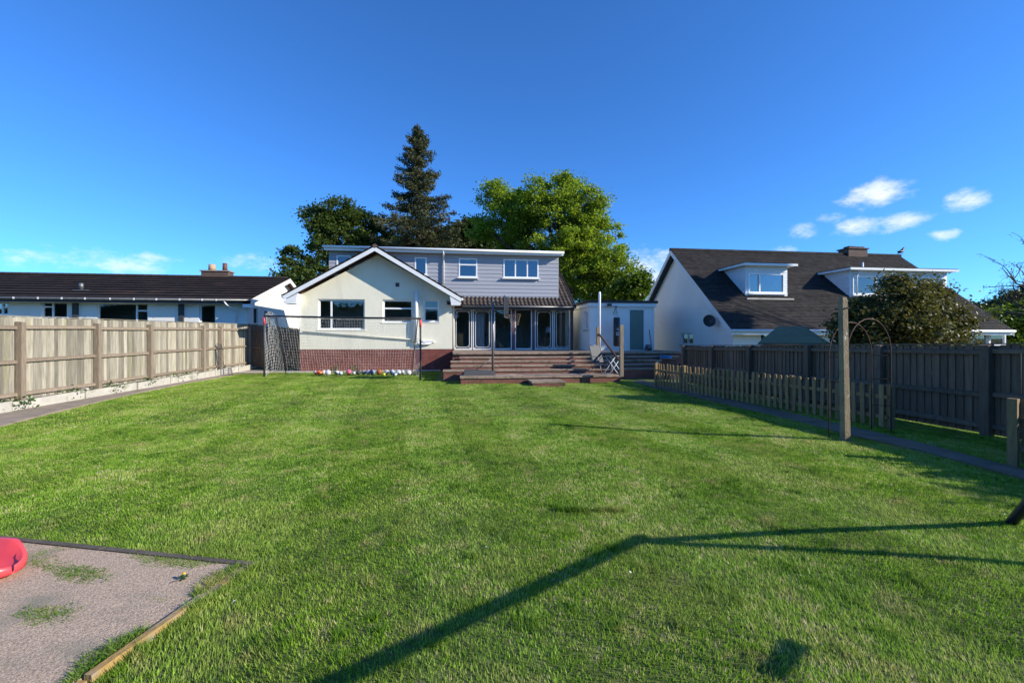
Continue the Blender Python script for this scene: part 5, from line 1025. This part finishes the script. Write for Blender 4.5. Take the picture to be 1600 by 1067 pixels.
def blades(n_, ymin, ymax, hgt, wid):
    x = rng.uniform(-13, 11, n_); y = rng.uniform(ymin, ymax, n_)
    dp_ = x * math.sin(PHI) + y * math.cos(PHI); xc_ = x * math.cos(PHI) - y * math.sin(PHI)
    kk = inside(lawn_poly, x, y) & ~inside(path_poly, x + rng.normal(0, .045, n_), y + rng.normal(0, .045, n_)) & ~inside(slab_poly, x + rng.normal(0, .012, n_), y + rng.normal(0, .012, n_)) & (np.abs(xc_) < 1.35 * np.maximum(dp_, .5) + 1.2)
    kk &= ~((x > bs.x - .03) & (x < be.x + .03) & (y > bs.y - .02))
    x, y = x[kk], y[kk]; m = len(x); z = lawn_z(x, y)
    pat = .5 + .5 * np.sin(x * 1.9 + 1.3 * np.sin(y * 1.1)) * np.cos(y * 1.6 + np.sin(x * 2.3)); tuft = (np.sin(x * 7.3 + 2 * np.sin(y * 3.1)) * np.sin(y * 6.1 + 2 * np.sin(x * 2.7)) > .55)
    h_ = hgt * rng.uniform(.45, 1.1, m) * (.75 + .4 * pat) * (1 + .3 * tuft)
    ph = rng.uniform(0, 6.283, m); st_ = np.where(np.floor((x + .12 * y + .16 * np.sin(x * 1.7) + .03 * np.sin(y * 1.9)) / .95) % 2 == 0, 1.0, -1.0)
    le = np.stack([np.cos(ph) * .42, np.sin(ph) * .42 + .26 * st_], 1) * h_[:, None]; a = ph + rng.uniform(.8, 2.3, m); w = wid * rng.uniform(.7, 1.3, m)
    b0 = np.stack([x - np.cos(a) * w, y - np.sin(a) * w, z - .003], 1); b1 = np.stack([x + np.cos(a) * w, y + np.sin(a) * w, z - .003], 1); tp = np.stack([x + le[:, 0], y + le[:, 1], z + h_], 1)
    return np.stack([b0, b1, tp], 1).reshape(-1, 3), np.clip(rng.random(m) * .50 + .065 * st_ * np.clip((y - 3) / 6, 0, 1) * (.4 + .6 * np.sin(x * .9 + 1) ** 2) + .46 * hash2(x + .02 * np.sin(y * 40), y + .02 * np.sin(x * 37), .055) + .25 * hash2(x + .06 * np.sin(y * 9), y + .06 * np.sin(x * 11), .17) + .12 * pat + .15 * np.sin(x * 3.1 + 1.4 * np.sin(y * 2.3)) * np.sin(y * 2.7 + 1.5 * np.sin(x * 1.9)) - .14 - .1 * tuft, 0, 1)  # mowing stripes: light and dark of the leaning blades painted into tint
def hash2(x, y, c): 
    i = np.floor(x / c).astype(np.int64); j = np.floor(y / c).astype(np.int64); h = (i * 73856093) ^ (j * 19349663); return ((h * 2654435761) % 1000003) / 1000003.0
parts = [blades(950000, .6, 4.2, .027, .0033), blades(1100000, 4.2, 9, .027, .0046), blades(850000, 9, 22, .027, .0075)]
def slab_moss(n_):                                   # short moss and grass seeding itself over the slab
    u = rng.random(n_); v = rng.random(n_); o0 = np.array(A)[:2]; e1 = np.array(B_ - A)[:2]; e2 = np.array(D_ - A)[:2]
    x = o0[0] + u * e1[0] + v * e2[0]; y = o0[1] + u * e1[1] + v * e2[1]
    f = np.sin(x * 3.6 + 1.7 * np.sin(y * 5.3)) * np.cos(y * 9.5 + 2.2 * np.sin(x * 2.6)) + .5 * np.sin(x * 6.1 + y * 2.0) * np.sin(y * 13 + x * 3) + .45 * hash2(x, y, .05) - .2
    du = u * np.linalg.norm(e1); dv_ = v * np.linalg.norm(e2); edge = (du < .03 + .06 * (np.sin(dv_ * 9) + 1) * rng.random(n_)) & (np.sin(dv_ * 7 + 1) > -.5)
    kk = ((f > .46 + .8 * rng.random(n_)) | edge); x, y, edge = x[kk], y[kk], edge[kk]; m = len(x); h_ = np.where(edge, .03, .010) * rng.uniform(.5, 1.4, m); ph = rng.uniform(0, 6.283, m); w = .0028 * rng.uniform(.7, 1.3, m)
    b0 = np.stack([x - np.cos(ph) * w, y - np.sin(ph) * w, np.full(m, .029)], 1); b1 = np.stack([x + np.cos(ph) * w, y + np.sin(ph) * w, np.full(m, .029)], 1); tp = np.stack([x + np.cos(ph * 3) * h_, y + np.sin(ph * 3) * h_, .029 + h_], 1)
    return np.stack([b0, b1, tp], 1).reshape(-1, 3), rng.random(m) * .45
parts.append(slab_moss(260000))
def tufts(spots):                                    # coarser, longer dark clumps standing in the turf
    V, T = [], []
    for (cx_, cy_, r, hh_, n_) in spots:
        x = cx_ + rng.normal(0, r, n_); y = cy_ + rng.normal(0, r, n_); z = lawn_z(x, y); ph = rng.uniform(0, 6.283, n_); w = .003 * rng.uniform(.7, 1.4, n_); h_ = hh_ * rng.uniform(.5, 1.1, n_)
        V.append(np.stack([np.stack([x - np.cos(ph) * w, y - np.sin(ph) * w, z], 1), np.stack([x + np.cos(ph) * w, y + np.sin(ph) * w, z], 1), np.stack([x + np.cos(ph * 5) * h_ * .5, y + np.sin(ph * 5) * h_ * .5, z + h_], 1)], 1).reshape(-1, 3)); T.append(rng.random(n_) * .55)
    return np.concatenate(V), np.concatenate(T)
tl0, tl1 = G(876, 795), G(972, 797); sp = [(tl0.x + (tl1.x - tl0.x) * f, tl0.y + (tl1.y - tl0.y) * f, .018, .065, 130) for f in np.linspace(0, 1, 16) if not .45 < f < .56]  # dark grass strip stands in for the shade of a sunken edge
sp += [(G(px, py).x, G(px, py).y, .035, .06, 160) for px, py in ((772, 732), (777, 724), (715, 760), (746, 768), (1072, 776), (960, 855), (930, 862), (700, 725), (1246, 770))]
for f in np.linspace(0.0, .75, 70):                  # longer grass the mower misses along the timber
    if random.random() < .72: q = A + (D_ - A) * f + sd * random.uniform(.06, .11); sp.append((q.x, q.y, .02, random.uniform(.04, .075), 60))
for f in np.linspace(0.0, .8, 60):
    if random.random() < .6: q = A + (B_ - A) * f + sn * random.uniform(.06, .09); sp.append((q.x, q.y, .02, random.uniform(.03, .05), 50))
for i in range(130):
    q = G(random.uniform(60, 1500), 600 + 440 * random.random() ** 1.3)
    if inside(lawn_poly, np.array([q.x]), np.array([q.y]))[0] and not inside(path_poly, np.array([q.x]), np.array([q.y]))[0] and not inside(slab_poly, np.array([q.x]), np.array([q.y]))[0] and q.y < 14: sp.append((q.x, q.y, random.uniform(.015, .045), random.uniform(.04, .06), 90))
parts.append(tufts(sp))
m_petal = M('white_petal', (.8, .8, .78), None, 5, .8); pts_ = np.array([tuple(G(px, py) + Vector((0, 0, .03))) for px, py in ((366, 946), (1068, 776), (1570, 808), (1405, 770), (1380, 735), (640, 690), (505, 720), (880, 662), (1190, 700), (300, 700), (985, 900), (1250, 905), (760, 860))])
tag(fast_mesh('petals', leaf_quads(pts_, np.full(len(pts_), .011), 1.5), 4, m_petal, None, rng.random(len(pts_))), 'tiny white petals scattered over the lawn', 'petals', None, 'stuff')
gv = np.concatenate([q[0] for q in parts]); gt = np.concatenate([q[1] for q in parts])
print('grass blades', len(gt))
go = fast_mesh('lawn_grass', gv, 3, m_grass, None, gt); tag(go, 'short mown grass covering the garden', 'grass', None, 'stuff')
